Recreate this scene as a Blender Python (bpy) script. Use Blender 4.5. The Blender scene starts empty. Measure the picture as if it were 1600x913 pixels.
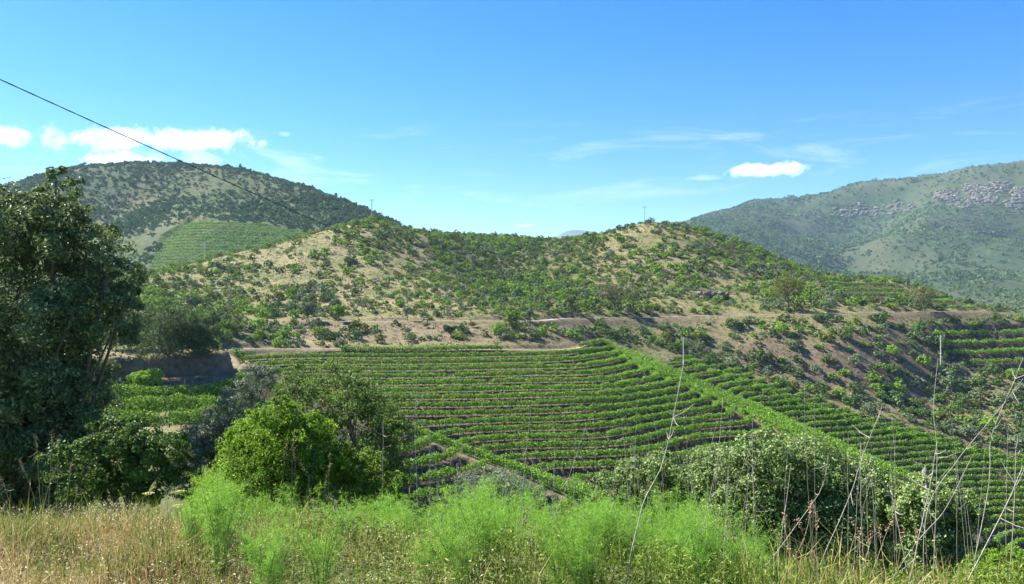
import bpy, math, random, time
import numpy as np
from mathutils import Vector
T0 = time.time()
R = math.radians
sc = bpy.context.scene
COL = sc.collection
rng = np.random.default_rng(7)

# ------------------------------------------------------------------ camera
F = 1256.0; HZ = 475.0; EYE = 1.7          # focal length in photo pixels, horizon row, eye height
cam = bpy.data.cameras.new('camera'); cam_o = bpy.data.objects.new('camera', cam); COL.objects.link(cam_o)
cam.sensor_width = 36.0; cam.lens = 36.0*F/1600.0
cam.shift_y = (HZ-456.5)/1600.0
cam.clip_start = 0.05; cam.clip_end = 60000
cam_o.location = (0, 0, EYE); cam_o.rotation_euler = (R(90), 0, 0)
sc.camera = cam_o

# ------------------------------------------------------------------ sky and sun
SUN_EL = R(43); SUN_AZ = R(-63)             # azimuth measured from +Y (view direction) towards +X
sunv = Vector((math.sin(SUN_AZ)*math.cos(SUN_EL), math.cos(SUN_AZ)*math.cos(SUN_EL), math.sin(SUN_EL)))
sl = bpy.data.lights.new('sun', 'SUN'); sl.energy = 5.0; sl.angle = R(0.53); sl.color = (1.0, 0.95, 0.86)
so = bpy.data.objects.new('sun', sl); COL.objects.link(so)
so.rotation_euler = sunv.to_track_quat('Z', 'Y').to_euler()
world = bpy.data.worlds.new('World'); sc.world = world; world.use_nodes = True
def N(nt, t, **k):
    n = nt.nodes.new(t)
    for a, b in k.items(): setattr(n, a, b)
    return n
def build_world():
    nt = world.node_tree; nt.nodes.clear(); L = nt.links.new
    out = N(nt, 'ShaderNodeOutputWorld'); bg = N(nt, 'ShaderNodeBackground'); bg.inputs['Strength'].default_value = 0.051
    sky = N(nt, 'ShaderNodeTexSky', sky_type='NISHITA'); sky.sun_disc = False
    sky.sun_elevation = SUN_EL; sky.sun_rotation = SUN_AZ
    sky.altitude = 300; sky.air_density = 1.0; sky.dust_density = 0.1; sky.ozone_density = 2.2
    hs = N(nt, 'ShaderNodeHueSaturation'); hs.inputs['Saturation'].default_value = 1.5; hs.inputs['Value'].default_value = 1.0
    L(sky.outputs[0], hs.inputs['Color'])
    # thin high wisps: stretched noise in a band of elevation, all round the horizon
    tc = N(nt, 'ShaderNodeTexCoord'); sep = N(nt, 'ShaderNodeSeparateXYZ'); L(tc.outputs['Generated'], sep.inputs[0])
    mp = N(nt, 'ShaderNodeMapping'); mp.inputs['Scale'].default_value = (5.0, 5.0, 34.0); mp.inputs['Rotation'].default_value = (0, R(-7), 0)
    L(tc.outputs['Generated'], mp.inputs[0])
    no = N(nt, 'ShaderNodeTexNoise'); no.inputs['Scale'].default_value = 1.0; no.inputs['Detail'].default_value = 9; no.inputs['Roughness'].default_value = 0.62; no.inputs['Distortion'].default_value = 0.7
    L(mp.outputs[0], no.inputs['Vector'])
    r1 = N(nt, 'ShaderNodeMapRange', interpolation_type='SMOOTHSTEP'); r1.inputs['From Min'].default_value = 0.50; r1.inputs['From Max'].default_value = 0.80
    L(no.outputs['Fac'], r1.inputs['Value'])
    b1 = N(nt, 'ShaderNodeMapRange', interpolation_type='SMOOTHSTEP'); b1.inputs['From Min'].default_value = 0.10; b1.inputs['From Max'].default_value = 0.16
    b2 = N(nt, 'ShaderNodeMapRange', interpolation_type='SMOOTHSTEP'); b2.inputs['From Min'].default_value = 0.23; b2.inputs['From Max'].default_value = 0.18
    L(sep.outputs['Z'], b1.inputs['Value']); L(sep.outputs['Z'], b2.inputs['Value'])
    m1 = N(nt, 'ShaderNodeMath', operation='MULTIPLY'); m2 = N(nt, 'ShaderNodeMath', operation='MULTIPLY'); m3 = N(nt, 'ShaderNodeMath', operation='MULTIPLY')
    L(b1.outputs[0], m1.inputs[0]); L(b2.outputs[0], m1.inputs[1]); L(m1.outputs[0], m2.inputs[0]); L(r1.outputs[0], m2.inputs[1])
    L(m2.outputs[0], m3.inputs[0]); m3.inputs[1].default_value = 0.5
    tint = N(nt, 'ShaderNodeMix', data_type='RGBA', blend_type='MULTIPLY'); tint.inputs['Factor'].default_value = 1; L(hs.outputs[0], tint.inputs['A']); tint.inputs['B'].default_value = (.80, .895, 1.12, 1)
    mix = N(nt, 'ShaderNodeMix', data_type='RGBA'); L(m3.outputs[0], mix.inputs['Factor']); L(tint.outputs['Result'], mix.inputs['A'])
    mix.inputs['B'].default_value = (7.0, 7.4, 8.0, 1)
    L(mix.outputs['Result'], bg.inputs['Color']); L(bg.outputs[0], out.inputs['Surface'])
build_world()
vs = sc.view_settings
vs.view_transform = 'Standard'; vs.look = 'None'; vs.gamma = 1.0; vs.exposure = 1.9; vs.use_curve_mapping = False
sc.render.engine = 'CYCLES'
cy = sc.cycles
cy.max_bounces = 6; cy.diffuse_bounces = 2; cy.glossy_bounces = 2; cy.transmission_bounces = 4; cy.transparent_max_bounces = 8
cy.volume_bounces = 6; cy.use_denoising = True; cy.caustics_reflective = False; cy.caustics_refractive = False
cy.sample_clamp_indirect = 6

# ------------------------------------------------------------------ helpers
def P(px, py, Y):
    """point at depth Y that the photo shows at pixel (px, py)"""
    return ((px-800.0)/F*Y, Y, EYE+(HZ-py)/F*Y)
def proj(x, y, z):
    y = np.maximum(y, 0.1)
    return 800.0+F*x/y, HZ-F*(z-EYE)/y

def mesh(name, V, Fc, mat=None, smooth=False):
    """V (n,3), Fc (m,k) array or list of such arrays"""
    me = bpy.data.meshes.new(name)
    V = np.ascontiguousarray(V, dtype=np.float32)
    Fl = Fc if isinstance(Fc, list) else [Fc]
    Fl = [np.asarray(f, dtype=np.int32) for f in Fl if len(f)]
    loops = np.concatenate([f.ravel() for f in Fl]); tot = np.concatenate([np.full(len(f), f.shape[1], np.int32) for f in Fl])
    st = np.concatenate([[0], np.cumsum(tot)[:-1]]).astype(np.int32)
    me.vertices.add(len(V)); me.vertices.foreach_set('co', V.ravel())
    me.loops.add(len(loops)); me.loops.foreach_set('vertex_index', loops)
    me.polygons.add(len(tot)); me.polygons.foreach_set('loop_start', st)
    me.update(calc_edges=True)
    me.polygons.foreach_set('use_smooth', np.full(len(tot), smooth, dtype=bool))
    if mat: me.materials.append(mat)
    return me
def link(name, me, parent=None, loc=None, rotz=None, scale=None):
    o = bpy.data.objects.new(name, me); COL.objects.link(o)
    if parent: o.parent = parent
    if loc is not None: o.location = loc
    if rotz is not None: o.rotation_euler = (0, 0, rotz)
    if scale is not None: o.scale = scale
    return o
def tag(o, label=None, cat=None, group=None, kind=None):
    if label: o['label'] = label
    if cat: o['category'] = cat
    if group: o['group'] = group
    if kind: o['kind'] = kind
    return o
def joinm(parts):
    """[(V,F)...] with uniform F width -> one (V,F)"""
    Vs, Fs, n = [], [], 0
    for v, f in parts:
        Vs.append(v); Fs.append(np.asarray(f)+n); n += len(v)
    return np.concatenate(Vs), np.concatenate(Fs)
def unit(v): return v/np.maximum(np.linalg.norm(v, axis=-1, keepdims=True), 1e-9)
def tube(pts, rad, sides=6, cap=True):
    pts = np.asarray(pts, float); n = len(pts); rad = np.broadcast_to(np.asarray(rad, float), (n,))
    t = np.gradient(pts, axis=0); t = unit(t)
    ref = np.array([0.31, 0.95, 0.05]); a = unit(np.cross(t, ref)); b = np.cross(t, a)
    ang = np.arange(sides)/sides*2*math.pi
    V = pts[:, None]+rad[:, None, None]*(np.cos(ang)[None, :, None]*a[:, None]+np.sin(ang)[None, :, None]*b[:, None])
    V = V.reshape(-1, 3); i = np.arange(n-1)[:, None]*sides; j = np.arange(sides)[None]; k = (j+1) % sides
    Fq = np.stack([i+j, i+k, i+sides+k, i+sides+j], -1).reshape(-1, 4)
    if cap and sides == 4:
        Fq = np.concatenate([Fq, [[(n-1)*sides+q for q in range(4)]]])
    return V, Fq
def leafquads(C, Nn, Ln, Wd, g, tilt=0.8, fold=0.25):
    """diamond leaves at C, roughly facing along Nn"""
    n = len(C); Nn = unit(Nn+tilt*g.normal(size=(n, 3))*0.6)
    a = unit(np.cross(Nn, g.normal(size=(n, 3)))); b = np.cross(Nn, a)
    Ln = np.broadcast_to(Ln, (n,))[:, None]*g.uniform(.7, 1.3, (n, 1)); Wd = np.broadcast_to(Wd, (n,))[:, None]*g.uniform(.7, 1.3, (n, 1))
    mid = C+a*Ln*.1
    V = np.stack([C-a*Ln*.5, mid+b*Wd*.5+Nn*Wd*fold, C+a*Ln*.5, mid-b*Wd*.5+Nn*Wd*fold], 1).reshape(-1, 3)
    return V, np.arange(4*n).reshape(-1, 4)
def sph(n, g):
    return unit(g.normal(size=(n, 3)))
def foliage(lobes, nleaf, Ln, Wd, g, clump=0.30, per=70, tilt=0.9, low=-0.5, inner=0.15):
    """leaves gathered in small clumps over the surface of ellipsoid lobes (cx,cy,cz,rx,ry,rz)"""
    lobes = np.asarray(lobes, float); area = (lobes[:, 3]*lobes[:, 5]+lobes[:, 3]*lobes[:, 4])
    nc = max(len(lobes), int(nleaf/per)); li = g.choice(len(lobes), nc, p=area/area.sum())
    d = sph(nc*3, g); d = d[d[:, 2] > low][:nc]; nc = len(d); li = li[:nc]
    rr = np.where(g.random(nc) < inner, g.uniform(.3, .8, nc), g.uniform(.82, 1.12, nc))
    cc = lobes[li, :3]+lobes[li, 3:]*d*rr[:, None]
    cr = clump*lobes[li, 3:].mean(1)*g.uniform(.6, 1.35, nc)
    k = g.integers(0, nc, nleaf); q = sph(nleaf, g)
    q = unit(q+0.45*d[k]+np.array([0, 0, .15])); 
    C = cc[k]+q*cr[k, None]*(g.random((nleaf, 1))**.45)*np.array([1.1, 1.1, .85])
    return leafquads(C, q+.5*d[k], Ln, Wd, g, tilt)

# ------------------------------------------------------------------ materials
MATS = {}
def bsdf(name, rough=.85, spec=.25):
    m = bpy.data.materials.new(name); m.use_nodes = True; nt = m.node_tree
    b = nt.nodes['Principled BSDF']; b.inputs['Roughness'].default_value = rough; b.inputs['Specular IOR Level'].default_value = spec
    MATS[name] = m
    return m, nt, b
def ramp(nt, fac, cols):
    r = N(nt, 'ShaderNodeValToRGB'); e = r.color_ramp.elements
    while len(e) < len(cols): e.new(0.5)
    for i, (p, c) in enumerate(cols): e[i].position = p; e[i].color = (*c, 1)
    nt.links.new(fac, r.inputs[0]); return r.outputs[0]
def noise(nt, scale, detail=5, rough=.6, vec=None, dist=0):
    n = N(nt, 'ShaderNodeTexNoise'); n.inputs['Scale'].default_value = scale; n.inputs['Detail'].default_value = detail
    n.inputs['Roughness'].default_value = rough; n.inputs['Distortion'].default_value = dist
    if vec is None:
        g = N(nt, 'ShaderNodeNewGeometry'); vec = g.outputs['Position']
    nt.links.new(vec, n.inputs['Vector']); return n.outputs['Fac']
def mixc(nt, fac, a, b, mode='MIX'):
    m = N(nt, 'ShaderNodeMix', data_type='RGBA', blend_type=mode)
    for s, v in (('Factor', fac), ('A', a), ('B', b)):
        if isinstance(v, (int, float)): m.inputs[s].default_value = v
        elif isinstance(v, tuple): m.inputs[s].default_value = (*v, 1)
        else: nt.links.new(v, m.inputs[s])
    return m.outputs['Result']
def leaf_mat(name, c1, c2, c3=None, trans=.35, rough=.5, spec=.35, obj=.25):
    m, nt, b = bsdf(name, min(rough+.1, .9), spec*.4)
    g = N(nt, 'ShaderNodeNewGeometry'); oi = N(nt, 'ShaderNodeObjectInfo')
    c = ramp(nt, g.outputs['Random Per Island'], [(0.0, c1), (.75, c2), (1.0, c3 or c2)])
    hs = N(nt, 'ShaderNodeHueSaturation'); nt.links.new(c, hs.inputs['Color'])
    mr = N(nt, 'ShaderNodeMapRange'); mr.inputs['To Min'].default_value = 1-obj; mr.inputs['To Max'].default_value = 1+obj
    nt.links.new(oi.outputs['Random'], mr.inputs['Value']); nt.links.new(mr.outputs[0], hs.inputs['Value'])
    nt.links.new(hs.outputs[0], b.inputs['Base Color'])
    t = N(nt, 'ShaderNodeBsdfTranslucent'); br = N(nt, 'ShaderNodeHueSaturation'); br.inputs['Value'].default_value = 1.5; br.inputs['Hue'].default_value = .485
    nt.links.new(hs.outputs[0], br.inputs['Color']); nt.links.new(br.outputs[0], t.inputs['Color'])
    mx = N(nt, 'ShaderNodeMixShader'); mx.inputs[0].default_value = trans*.6 if trans < .44 else trans*.85
    nt.links.new(b.outputs[0], mx.inputs[1]); nt.links.new(t.outputs[0], mx.inputs[2])
    nt.links.new(mx.outputs[0], nt.nodes['Material Output'].inputs['Surface'])
    return m
def plain_mat(name, c1, c2, scale=8, rough=.8, bump=0):
    m, nt, b = bsdf(name, rough)
    f = noise(nt, scale); nt.links.new(ramp(nt, f, [(.3, c1), (.7, c2)]), b.inputs['Base Color'])
    if bump:
        bp = N(nt, 'ShaderNodeBump'); bp.inputs['Strength'].default_value = bump; bp.inputs['Distance'].default_value = .02
        nt.links.new(f, bp.inputs['Height']); nt.links.new(bp.outputs[0], b.inputs['Normal'])
    return m

# ------------------------------------------------------------------ terrain heights
def tps_fit(pts, reg=0.0):
    pts = np.asarray(pts, float); n = len(pts); S = 100.0; xy = pts[:, :2]/S
    d2 = ((xy[:, None]-xy[None])**2).sum(-1); K = np.where(d2 > 0, d2*np.log(np.maximum(d2, 1e-12)), 0)+reg*np.eye(n)
    Pm = np.c_[np.ones(n), xy]; A = np.zeros((n+3, n+3)); A[:n, :n] = K; A[:n, n:] = Pm; A[n:, :n] = Pm.T
    w = np.linalg.solve(A, np.r_[pts[:, 2], 0, 0, 0])
    def ev(x, y):
        x = np.asarray(x, float); sh = x.shape; q = np.c_[x.ravel(), np.asarray(y, float).ravel()]/S; out = np.empty(len(q))
        for i in range(0, len(q), 20000):
            c = q[i:i+20000]; d2 = ((c[:, None]-xy[None])**2).sum(-1)
            out[i:i+20000] = (d2*np.log(np.maximum(d2, 1e-12)))@w[:n]+w[n]+c@w[n+1:]
        return out.reshape(sh)
    return ev
RIDGE = [(60,452,235),(150,445,242),(220,430,250),(330,405,262),(480,370,275),(580,347,285),(640,361,300),(760,372,325),(860,379,330),(905,379,330),(945,370,325),(1010,349,315),(1080,358,315),(1200,398,305),(1290,435,300),(1400,438,300),(1450,456,290),(1540,489,268),(1640,506,255),(1740,520,250)]
ROAD = [(230,500,172),(300,500,177),(400,500,178),(560,503,180),(700,502,180),(830,502,184),(890,498,194),(1000,497,205),(1100,494,212),(1230,492,214),(1300,490,216),(1420,488,222),(1530,487,238),(1600,490,248)]
TRACK = [(345,548,146),(400,545,154),(450,545,156),(600,546,158),(760,547,160),(890,546,168),(938,531,185)]
CREST = [(950,540,182),(1003,575,166),(1040,590,160),(1080,606,156),(1124,632,148),(1160,648,143),(1220,675,134),(1300,710,124),(1400,748,113)]
cp = [P(*p) for p in RIDGE+ROAD+TRACK]
for px, py, Y in RIDGE:
    x, y, z = P(px, py, Y); cp.append((x*1.25, y*1.25+15, z-16))
cp += [P(*p) for p in [(580,420,235),(400,440,225),(300,460,215),(760,430,262),(900,430,262),(1010,420,262),(1130,440,255),(1250,460,245),(1380,465,250),
    (400,572,142),(430,620,126),(560,600,135),(700,600,136),(850,600,139),(560,660,118),(700,660,120),(850,660,122),(920,586,145),(920,610,136),(920,632,131),(920,658,124),(920,688,117),(760,720,108),(870,752,104),(1000,722,112),(1040,680,126),(1110,690,127),
    *CREST,(1060,575,176),(1125,606,165),(1190,640,154),(1265,676,143),(1350,715,131),
    (1100,575,180),(1200,610,172),(1200,645,163),(1300,645,168),(1300,690,158),(1450,685,165),(1450,740,155),(1600,725,160),(1590,840,143),(1500,790,148),(1700,760,155),(1700,860,140),
    (1050,530,195),(1100,540,195),(1200,540,196),(1200,580,188),(1300,560,191),(1300,600,185),(1400,540,201),(1450,620,188),(1500,590,198),(1600,650,180),(1600,600,195),(1700,640,190),(1560,520,223),(1600,560,212),(1700,540,228),
    (655,681,97),(780,732,93),(900,787,89),
    (140,558,80),(250,556,82),(345,552,86),(140,640,70),(250,626,72),(352,612,77),(220,670,62),(330,690,60),(150,500,125),(230,480,150),(40,500,130),(385,602,104),(60,560,80),(60,650,66)]]
cp += [(64,138,-28.5),(74,124,-36),(86,112,-44),
       (-15,75,-18),(0,70,-21),(10,60,-21),(20,80,-28),(40,80,-33),(60,70,-37),(90,80,-42),(120,100,-46),
       (-10,30,-6.5),(-25,42,-6),(-5,42,-11),(0,40,-14),(10,30,-13),(30,40,-22),(-45,30,-4),(60,40,-28),(-80,40,-3),(-120,90,0),(-130,180,4),
       (-20,12,-5),(0,12,-7),(20,12,-9),(40,12,-14),(-40,10,-3),(190,160,-30),(200,240,-8),(180,100,-50)]
tps = tps_fit(cp, 1e-4)
def sstep(a, b, x):
    t = np.clip((x-a)/(b-a), 0, 1); return t*t*(3-2*t)
def edge_y(x): return np.interp(x, [-6, -3, -1.2, 0, 1, 3, 6], [5.7, 5.7, 5.5, 5.1, 4.7, 4.4, 4.4])
def near_h(x, y):
    e = edge_y(x); s = np.interp(x, [-8, -3, 0, 6], [.30, .42, .5, .42])
    d = np.maximum(y-e, 0)
    bump = .05*np.sin(x*1.7+.6)*np.cos(y*1.3)+.03*np.sin(x*4.1+y*3.3)
    return -s*d*sstep(-.5, 2.5, d)+bump-0.0
def h_smooth(x, y):
    a = tps(x, y); b = near_h(x, y); k = 2.0
    far = b-4.0*sstep(16, 30, y)-np.maximum(y-30, 0)*.8
    m = np.maximum(a, far); near = y < 40
    sm = m+np.log(np.exp(np.clip((a-m)*k, -60, 0))+np.exp(np.clip((far-m)*k, -60, 0)))/k
    return np.where(near, np.where(y < 9, b, sm), a)
def smoothline(pts, n=8):
    pts = np.asarray(pts, float); out = []
    for i in range(len(pts)-1):
        p0, p1, p2, p3 = pts[max(i-1, 0)], pts[i], pts[i+1], pts[min(i+2, len(pts)-1)]
        for t in np.arange(n)/n:
            out.append(.5*((2*p1)+(-p0+p2)*t+(2*p0-5*p1+4*p2-p3)*t*t+(-p0+3*p1-3*p2+p3)*t**3))
    out.append(pts[-1]); return np.array(out)
SPUR3 = smoothline([P(*p) for p in [(640,675,98),(655,681,97),(780,732,93),(900,787,89),(960,815,87)]], 6)
# regions of vines, named in photo pixels and depth, each with its terrace step in metres
def inpoly(px, py, poly):
    px, py = np.asarray(px), np.asarray(py); r = np.zeros(px.shape, bool); n = len(poly)
    for i in range(n):
        x1, y1 = poly[i]; x2, y2 = poly[(i+1) % n]
        c = ((y1 > py) != (y2 > py)) & (px < (x2-x1)*(py-y1)/((y2-y1)+1e-9)+x1); r ^= c
    return r
REG = {
 'main': dict(poly=[(372,556),(600,549),(890,549),(938,533),(1010,545),(1100,575),(1290,662),(1460,738),(1560,800),(1560,900),(900,900),(870,800),(640,690),(420,640)], y=(92,190), dz=.86),
 'right': dict(poly=[(1062,556),(1150,578),(1300,634),(1450,676),(1600,716),(1760,760),(1760,960),(1500,900),(1400,800),(1290,720),(1100,620),(1040,570)], y=(128,188), dz=.92),
 'upper': dict(poly=[(1455,512),(1760,500),(1760,600),(1580,592),(1480,560)], y=(190,240), dz=2.3),
 'shoulder': dict(poly=[(1300,442),(1400,444),(1450,460),(1530,482),(1400,482),(1330,470)], y=(236,305), dz=2.0),
 'spur': dict(poly=[(600,640),(960,800),(900,900),(560,900),(560,690)], y=(72,99), dz=1.15),
}
CREST3 = smoothline([P(*p) for p in CREST], 6)
def crest_off(x, y, pl=None):
    """signed plan distance from the nose crest, positive on its far side"""
    pl = CREST3 if pl is None else pl; best = np.full(np.shape(x), 1e9); sg = np.zeros(np.shape(x))
    for (x1, y1, _), (x2, y2, _) in zip(pl[:-1], pl[1:]):
        dx, dy = x2-x1, y2-y1; t = np.clip(((x-x1)*dx+(y-y1)*dy)/(dx*dx+dy*dy), 0, 1); ex, ey = x-x1-t*dx, y-y1-t*dy
        d = np.hypot(ex, ey); c = dx*ey-dy*ex; m = d < best; best = np.where(m, d, best); sg = np.where(m, np.where(c > 0, 1., -1.), sg)
    return best*sg
def region_mask(name, x, y, z):
    r = REG[name]; px, py = proj(x, y, z)
    m = inpoly(px, py, r['poly']) & (y > r['y'][0]) & (y < r['y'][1])
    if name in ('main', 'right') and m.any():
        o = crest_off(x, y); m = m & ((o < -.4) if name == 'main' else (o > 8.5))
        if name == 'main': m = m & ((px < 630) | (crest_off(x, y, SPUR3) > 3.4))
    if name == 'spur' and m.any(): m = m & (crest_off(x, y, SPUR3) < -1.0)
    return m
RISE = .935
def terrace(h, dz):
    f = h/dz; k = np.floor(f); t = f-k
    return dz*(k+np.where(t < RISE, t*.12, RISE*.12+(1-RISE*.12)*sstep(RISE, 1, t)))
def axis(*segs):
    out = []
    for a, b, s in segs: out.append(np.arange(a, b, s))
    return np.concatenate(out)
def polydist(x, y, pl):
    """distance to a plan polyline and the interpolated height at the foot"""
    best = np.full(x.shape, 1e9); zz = np.zeros(x.shape)
    for (x1, y1, z1), (x2, y2, z2) in zip(pl[:-1], pl[1:]):
        dx, dy = x2-x1, y2-y1; t = np.clip(((x-x1)*dx+(y-y1)*dy)/(dx*dx+dy*dy), 0, 1)
        d = np.hypot(x-x1-t*dx, y-y1-t*dy); m = d < best
        best = np.where(m, d, best); zz = np.where(m, z1+t*(z2-z1), zz)
    return best, zz
ROAD3 = smoothline([P(*p) for p in ROAD]); TRACK3 = smoothline([P(*p) for p in TRACK])
BKA = np.array(P(60, 559, 77)[:2]); BKB = np.array(P(350, 553, 85)[:2]); BKT = (BKB-BKA)/np.linalg.norm(BKB-BKA); BKN = np.array([-BKT[1], BKT[0]])
LTRACK3 = smoothline([(*(BKA+BKT*q-BKN*1.65), -5.72) for q in (-20, 0, 6, 12, np.linalg.norm(BKB-BKA))]+[P(372,583,93), P(365,560,112), P(345,548,150)])
PATHS = [(ROAD3, 1.2, 3.2), (TRACK3, 1.0, 3.0), (LTRACK3, .6, .9)]
def fine(x, y): return .20*np.sin(x*.21+2.3*np.sin(y*.113+.7))*np.sin(y*.19+1.9*np.sin(x*.083))+.10*np.sin(x*.71+2.1*np.sin(y*.37))*np.sin(y*.63+1.7*np.sin(x*.41))
BK0 = np.array(P(60, 559, 77)[:2]); BK1 = np.array(P(350, 553, 85)[:2]); BKD = (BK1-BK0)/np.linalg.norm(BK1-BK0)
def bank_uv(x, y):
    u = (x-BK0[0])*BKD[0]+(y-BK0[1])*BKD[1]; v = -(x-BK0[0])*BKD[1]+(y-BK0[1])*BKD[0]; return u, v   # along, behind
def cut_bank(x, y):
    """profile of the earth bank: flat top, steep face, narrow bench, second face, gentle vine slope"""
    u, v = bank_uv(x, y); L = np.linalg.norm(BK1-BK0)
    rag = .22*np.sin(u*1.3)+.16*np.sin(u*3.1+1)+.10*np.sin(u*7.3+2.2*np.sin(u*1.9))
    vv = v+rag
    zt = -3.45+.05*np.clip(v, 0, 30)
    z = np.interp(vv, [-16, -4.4, -3.7, -2.3, -1.0, 0, 1.5, 40], [-10.2, -7.75, -7.5, -5.75, -5.65, -3.7, -3.35, -1.5])
    w = sstep(-18, -12, v)*(1-sstep(6, 26, v))*(1-sstep(L-1.5, L+2.5, u))*sstep(-60, -30, u)
    return z, w
def ground(x, y, full=False):
    """final height of the valley terrain"""
    x = np.asarray(x, float); y = np.asarray(y, float)
    hs = h_smooth(x, y); z = hs.copy(); inv = np.zeros(x.shape, bool)
    for nme, r in REG.items():
        m = region_mask(nme, x, y, hs)
        z = np.where(m, terrace(hs, r['dz']), z); inv |= m
    z = np.where(~inv & (y > 25), z+fine(x, y)*sstep(25, 60, y), z)
    pathness = np.zeros(x.shape)
    for pl, w0, w1 in PATHS:
        d, zz = polydist(x, y, pl[::2] if len(pl) > 30 else pl)
        t = 1-sstep(w0, w1, d); z = z*(1-t)+zz*t; pathness = np.maximum(pathness, t)
    b, w = cut_bank(x, y); near = z*(1-w)+b*w
    t2 = np.clip(w*3, 0, 1); z = np.where(w > 0, near, z)
    if full: return z, hs, inv, pathness
    return z
def grid_faces(nx, ny):
    i = np.arange(ny-1)[:, None]*nx; j = np.arange(nx-1)[None]
    return np.stack([i+j, i+j+1, i+j+1+nx, i+j+nx], -1).reshape(-1, 4)
def color_attr(me, name, arr):
    a = me.color_attributes.new(name, 'FLOAT_COLOR', 'POINT')
    a.data.foreach_set('color', np.c_[arr, np.ones(len(arr))].astype(np.float32).ravel())

def mat_terrain():
    m, nt, b = bsdf('hillside_ground', .95, .1); L = nt.links.new
    at = N(nt, 'ShaderNodeVertexColor', layer_name='zone'); sp = N(nt, 'ShaderNodeSeparateColor'); L(at.outputs[0], sp.inputs[0])
    n1 = noise(nt, .12, 6, .65); n2 = noise(nt, 1.4, 6, .7); n3 = noise(nt, 6.0, 4, .7)
    tan = ramp(nt, n2, [(.28, (.10, .082, .042)), (.5, (.225, .19, .095)), (.72, (.33, .285, .16))])
    grn = ramp(nt, n2, [(.3, (.04, .06, .016)), (.7, (.125, .15, .045))])
    soil = ramp(nt, n2, [(.3, (.085, .06, .042)), (.55, (.19, .14, .098)), (.75, (.29, .23, .165))])
    n1b = ramp(nt, n1, [(.38, (0, 0, 0)), (.6, (.65, .65, .65))])
    c = mixc(nt, n1b, tan, grn)
    gz = N(nt, 'ShaderNodeMath', operation='MULTIPLY_ADD'); L(sp.outputs[1], gz.inputs[0]); gz.inputs[1].default_value = 1.0; gz.inputs[2].default_value = 0
    c = mixc(nt, gz.outputs[0], c, grn)
    bz = N(nt, 'ShaderNodeMath', operation='MULTIPLY'); L(sp.outputs[2], bz.inputs[0]); L(ramp(nt, n2, [(.25, (.55,)*3), (.6, (1.,)*3)]), bz.inputs[1])
    c = mixc(nt, bz.outputs[0], c, soil)
    c = mixc(nt, sp.outputs[0], c, ramp(nt, n2, [(.35, (.035, .027, .018)), (.5, (.085, .067, .04)), (.7, (.21, .18, .105))]))
    c = mixc(nt, .35, c, ramp(nt, n3, [(.3, (.35,)*3), (.7, (1.,)*3)]), 'MULTIPLY')
    L(c, b.inputs['Base Color'])
    bp = N(nt, 'ShaderNodeBump'); bp.inputs['Strength'].default_value = .8; bp.inputs['Distance'].default_value = .25
    L(n2, bp.inputs['Height']); L(bp.outputs[0], b.inputs['Normal'])
    return m
M_TERR = mat_terrain()
xs = axis((-330,-110,4), (-110,-64,1.6), (-64,-18,.42), (-18,100,.5), (100,190,1.2), (190,420,5))
ys = axis((-6,12,.4), (12,50,1.2), (50,68,.7), (68,90,.32), (90,92,.5), (92,186,.3), (186,312,1.3), (312,420,4))
GX, GY = np.meshgrid(xs, ys)
gz, ghs, ginv, gpath = ground(GX, GY, True)
V = np.c_[GX.ravel(), GY.ravel(), gz.ravel()]
me = mesh('terrain', V, grid_faces(len(xs), len(ys)), M_TERR, True)
gpx, gpy = proj(GX, GY, gz)
gy_, gx_ = np.gradient(gz, ys, xs); slope = np.hypot(gx_, gy_)
def vnoise(x, y, scale, seed=0):
    """smooth value noise, 0..1"""
    g = np.random.default_rng(seed).random((64, 64)); u = np.asarray(x)/scale; v = np.asarray(y)/scale
    i = np.floor(u).astype(int); j = np.floor(v).astype(int); a = u-i; b = v-j; a = a*a*(3-2*a); b = b*b*(3-2*b)
    G = lambda p, q: g[p % 64, q % 64]
    return (G(i, j)*(1-a)+G(i+1, j)*a)*(1-b)+(G(i, j+1)*(1-a)+G(i+1, j+1)*a)*b
def IDW(px, py, S, pw=3.0):
    S = np.asarray(S, float); num = np.zeros(np.shape(px)); den = np.zeros(np.shape(px))
    for a, b, v in S:
        w = 1.0/(((px-a)**2+(1.7*(py-b))**2)+150.0)**(pw/2); num += w*v; den += w
    return num/den
zr = ginv*1.0
bank = (polydist(GX, GY, ROAD3[::2])[0] < 16) & (gpy > 505) & (gpy < 548) & (gpx > 340) & (gpx < 925)
zb = np.clip(sstep(.42, .75, slope)+.8*bank+1.0*((bank_uv(GX, GY)[1] < .3) & (bank_uv(GX, GY)[1] > -5) & (gpx < 365)), 0, 1)
zb = np.maximum(zb, .4*((gpx > 1040) & (gpy > 500) & (gpy < 720) & (GY > 150))*(~ginv))
zb = np.maximum(zb, gpath*.6)
zg = .85*sstep(60, 40, GY)*((GY > 9) | (gpx > 430))+.25*((gpy > 430) & (gpx < 420) & (GY > 100))
zg = np.maximum(zg, .5*sstep(.2, .7, IDW(gpx, gpy, [(750,410,.6),(850,430,.7),(600,420,0),(500,400,0),(1010,370,0),(1100,430,.3),(1250,430,.5),(900,480,.5),(600,480,.1)])))
color_attr(me, 'zone', np.c_[zr.ravel(), zg.ravel(), zb.ravel()])
o = link('terrain', me); tag(o, 'dry tan and green hillside with terraces across the valley', kind='structure')
terr = o
from mathutils.bvhtree import BVHTree
print('terrain', len(V), time.time()-T0)

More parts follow.
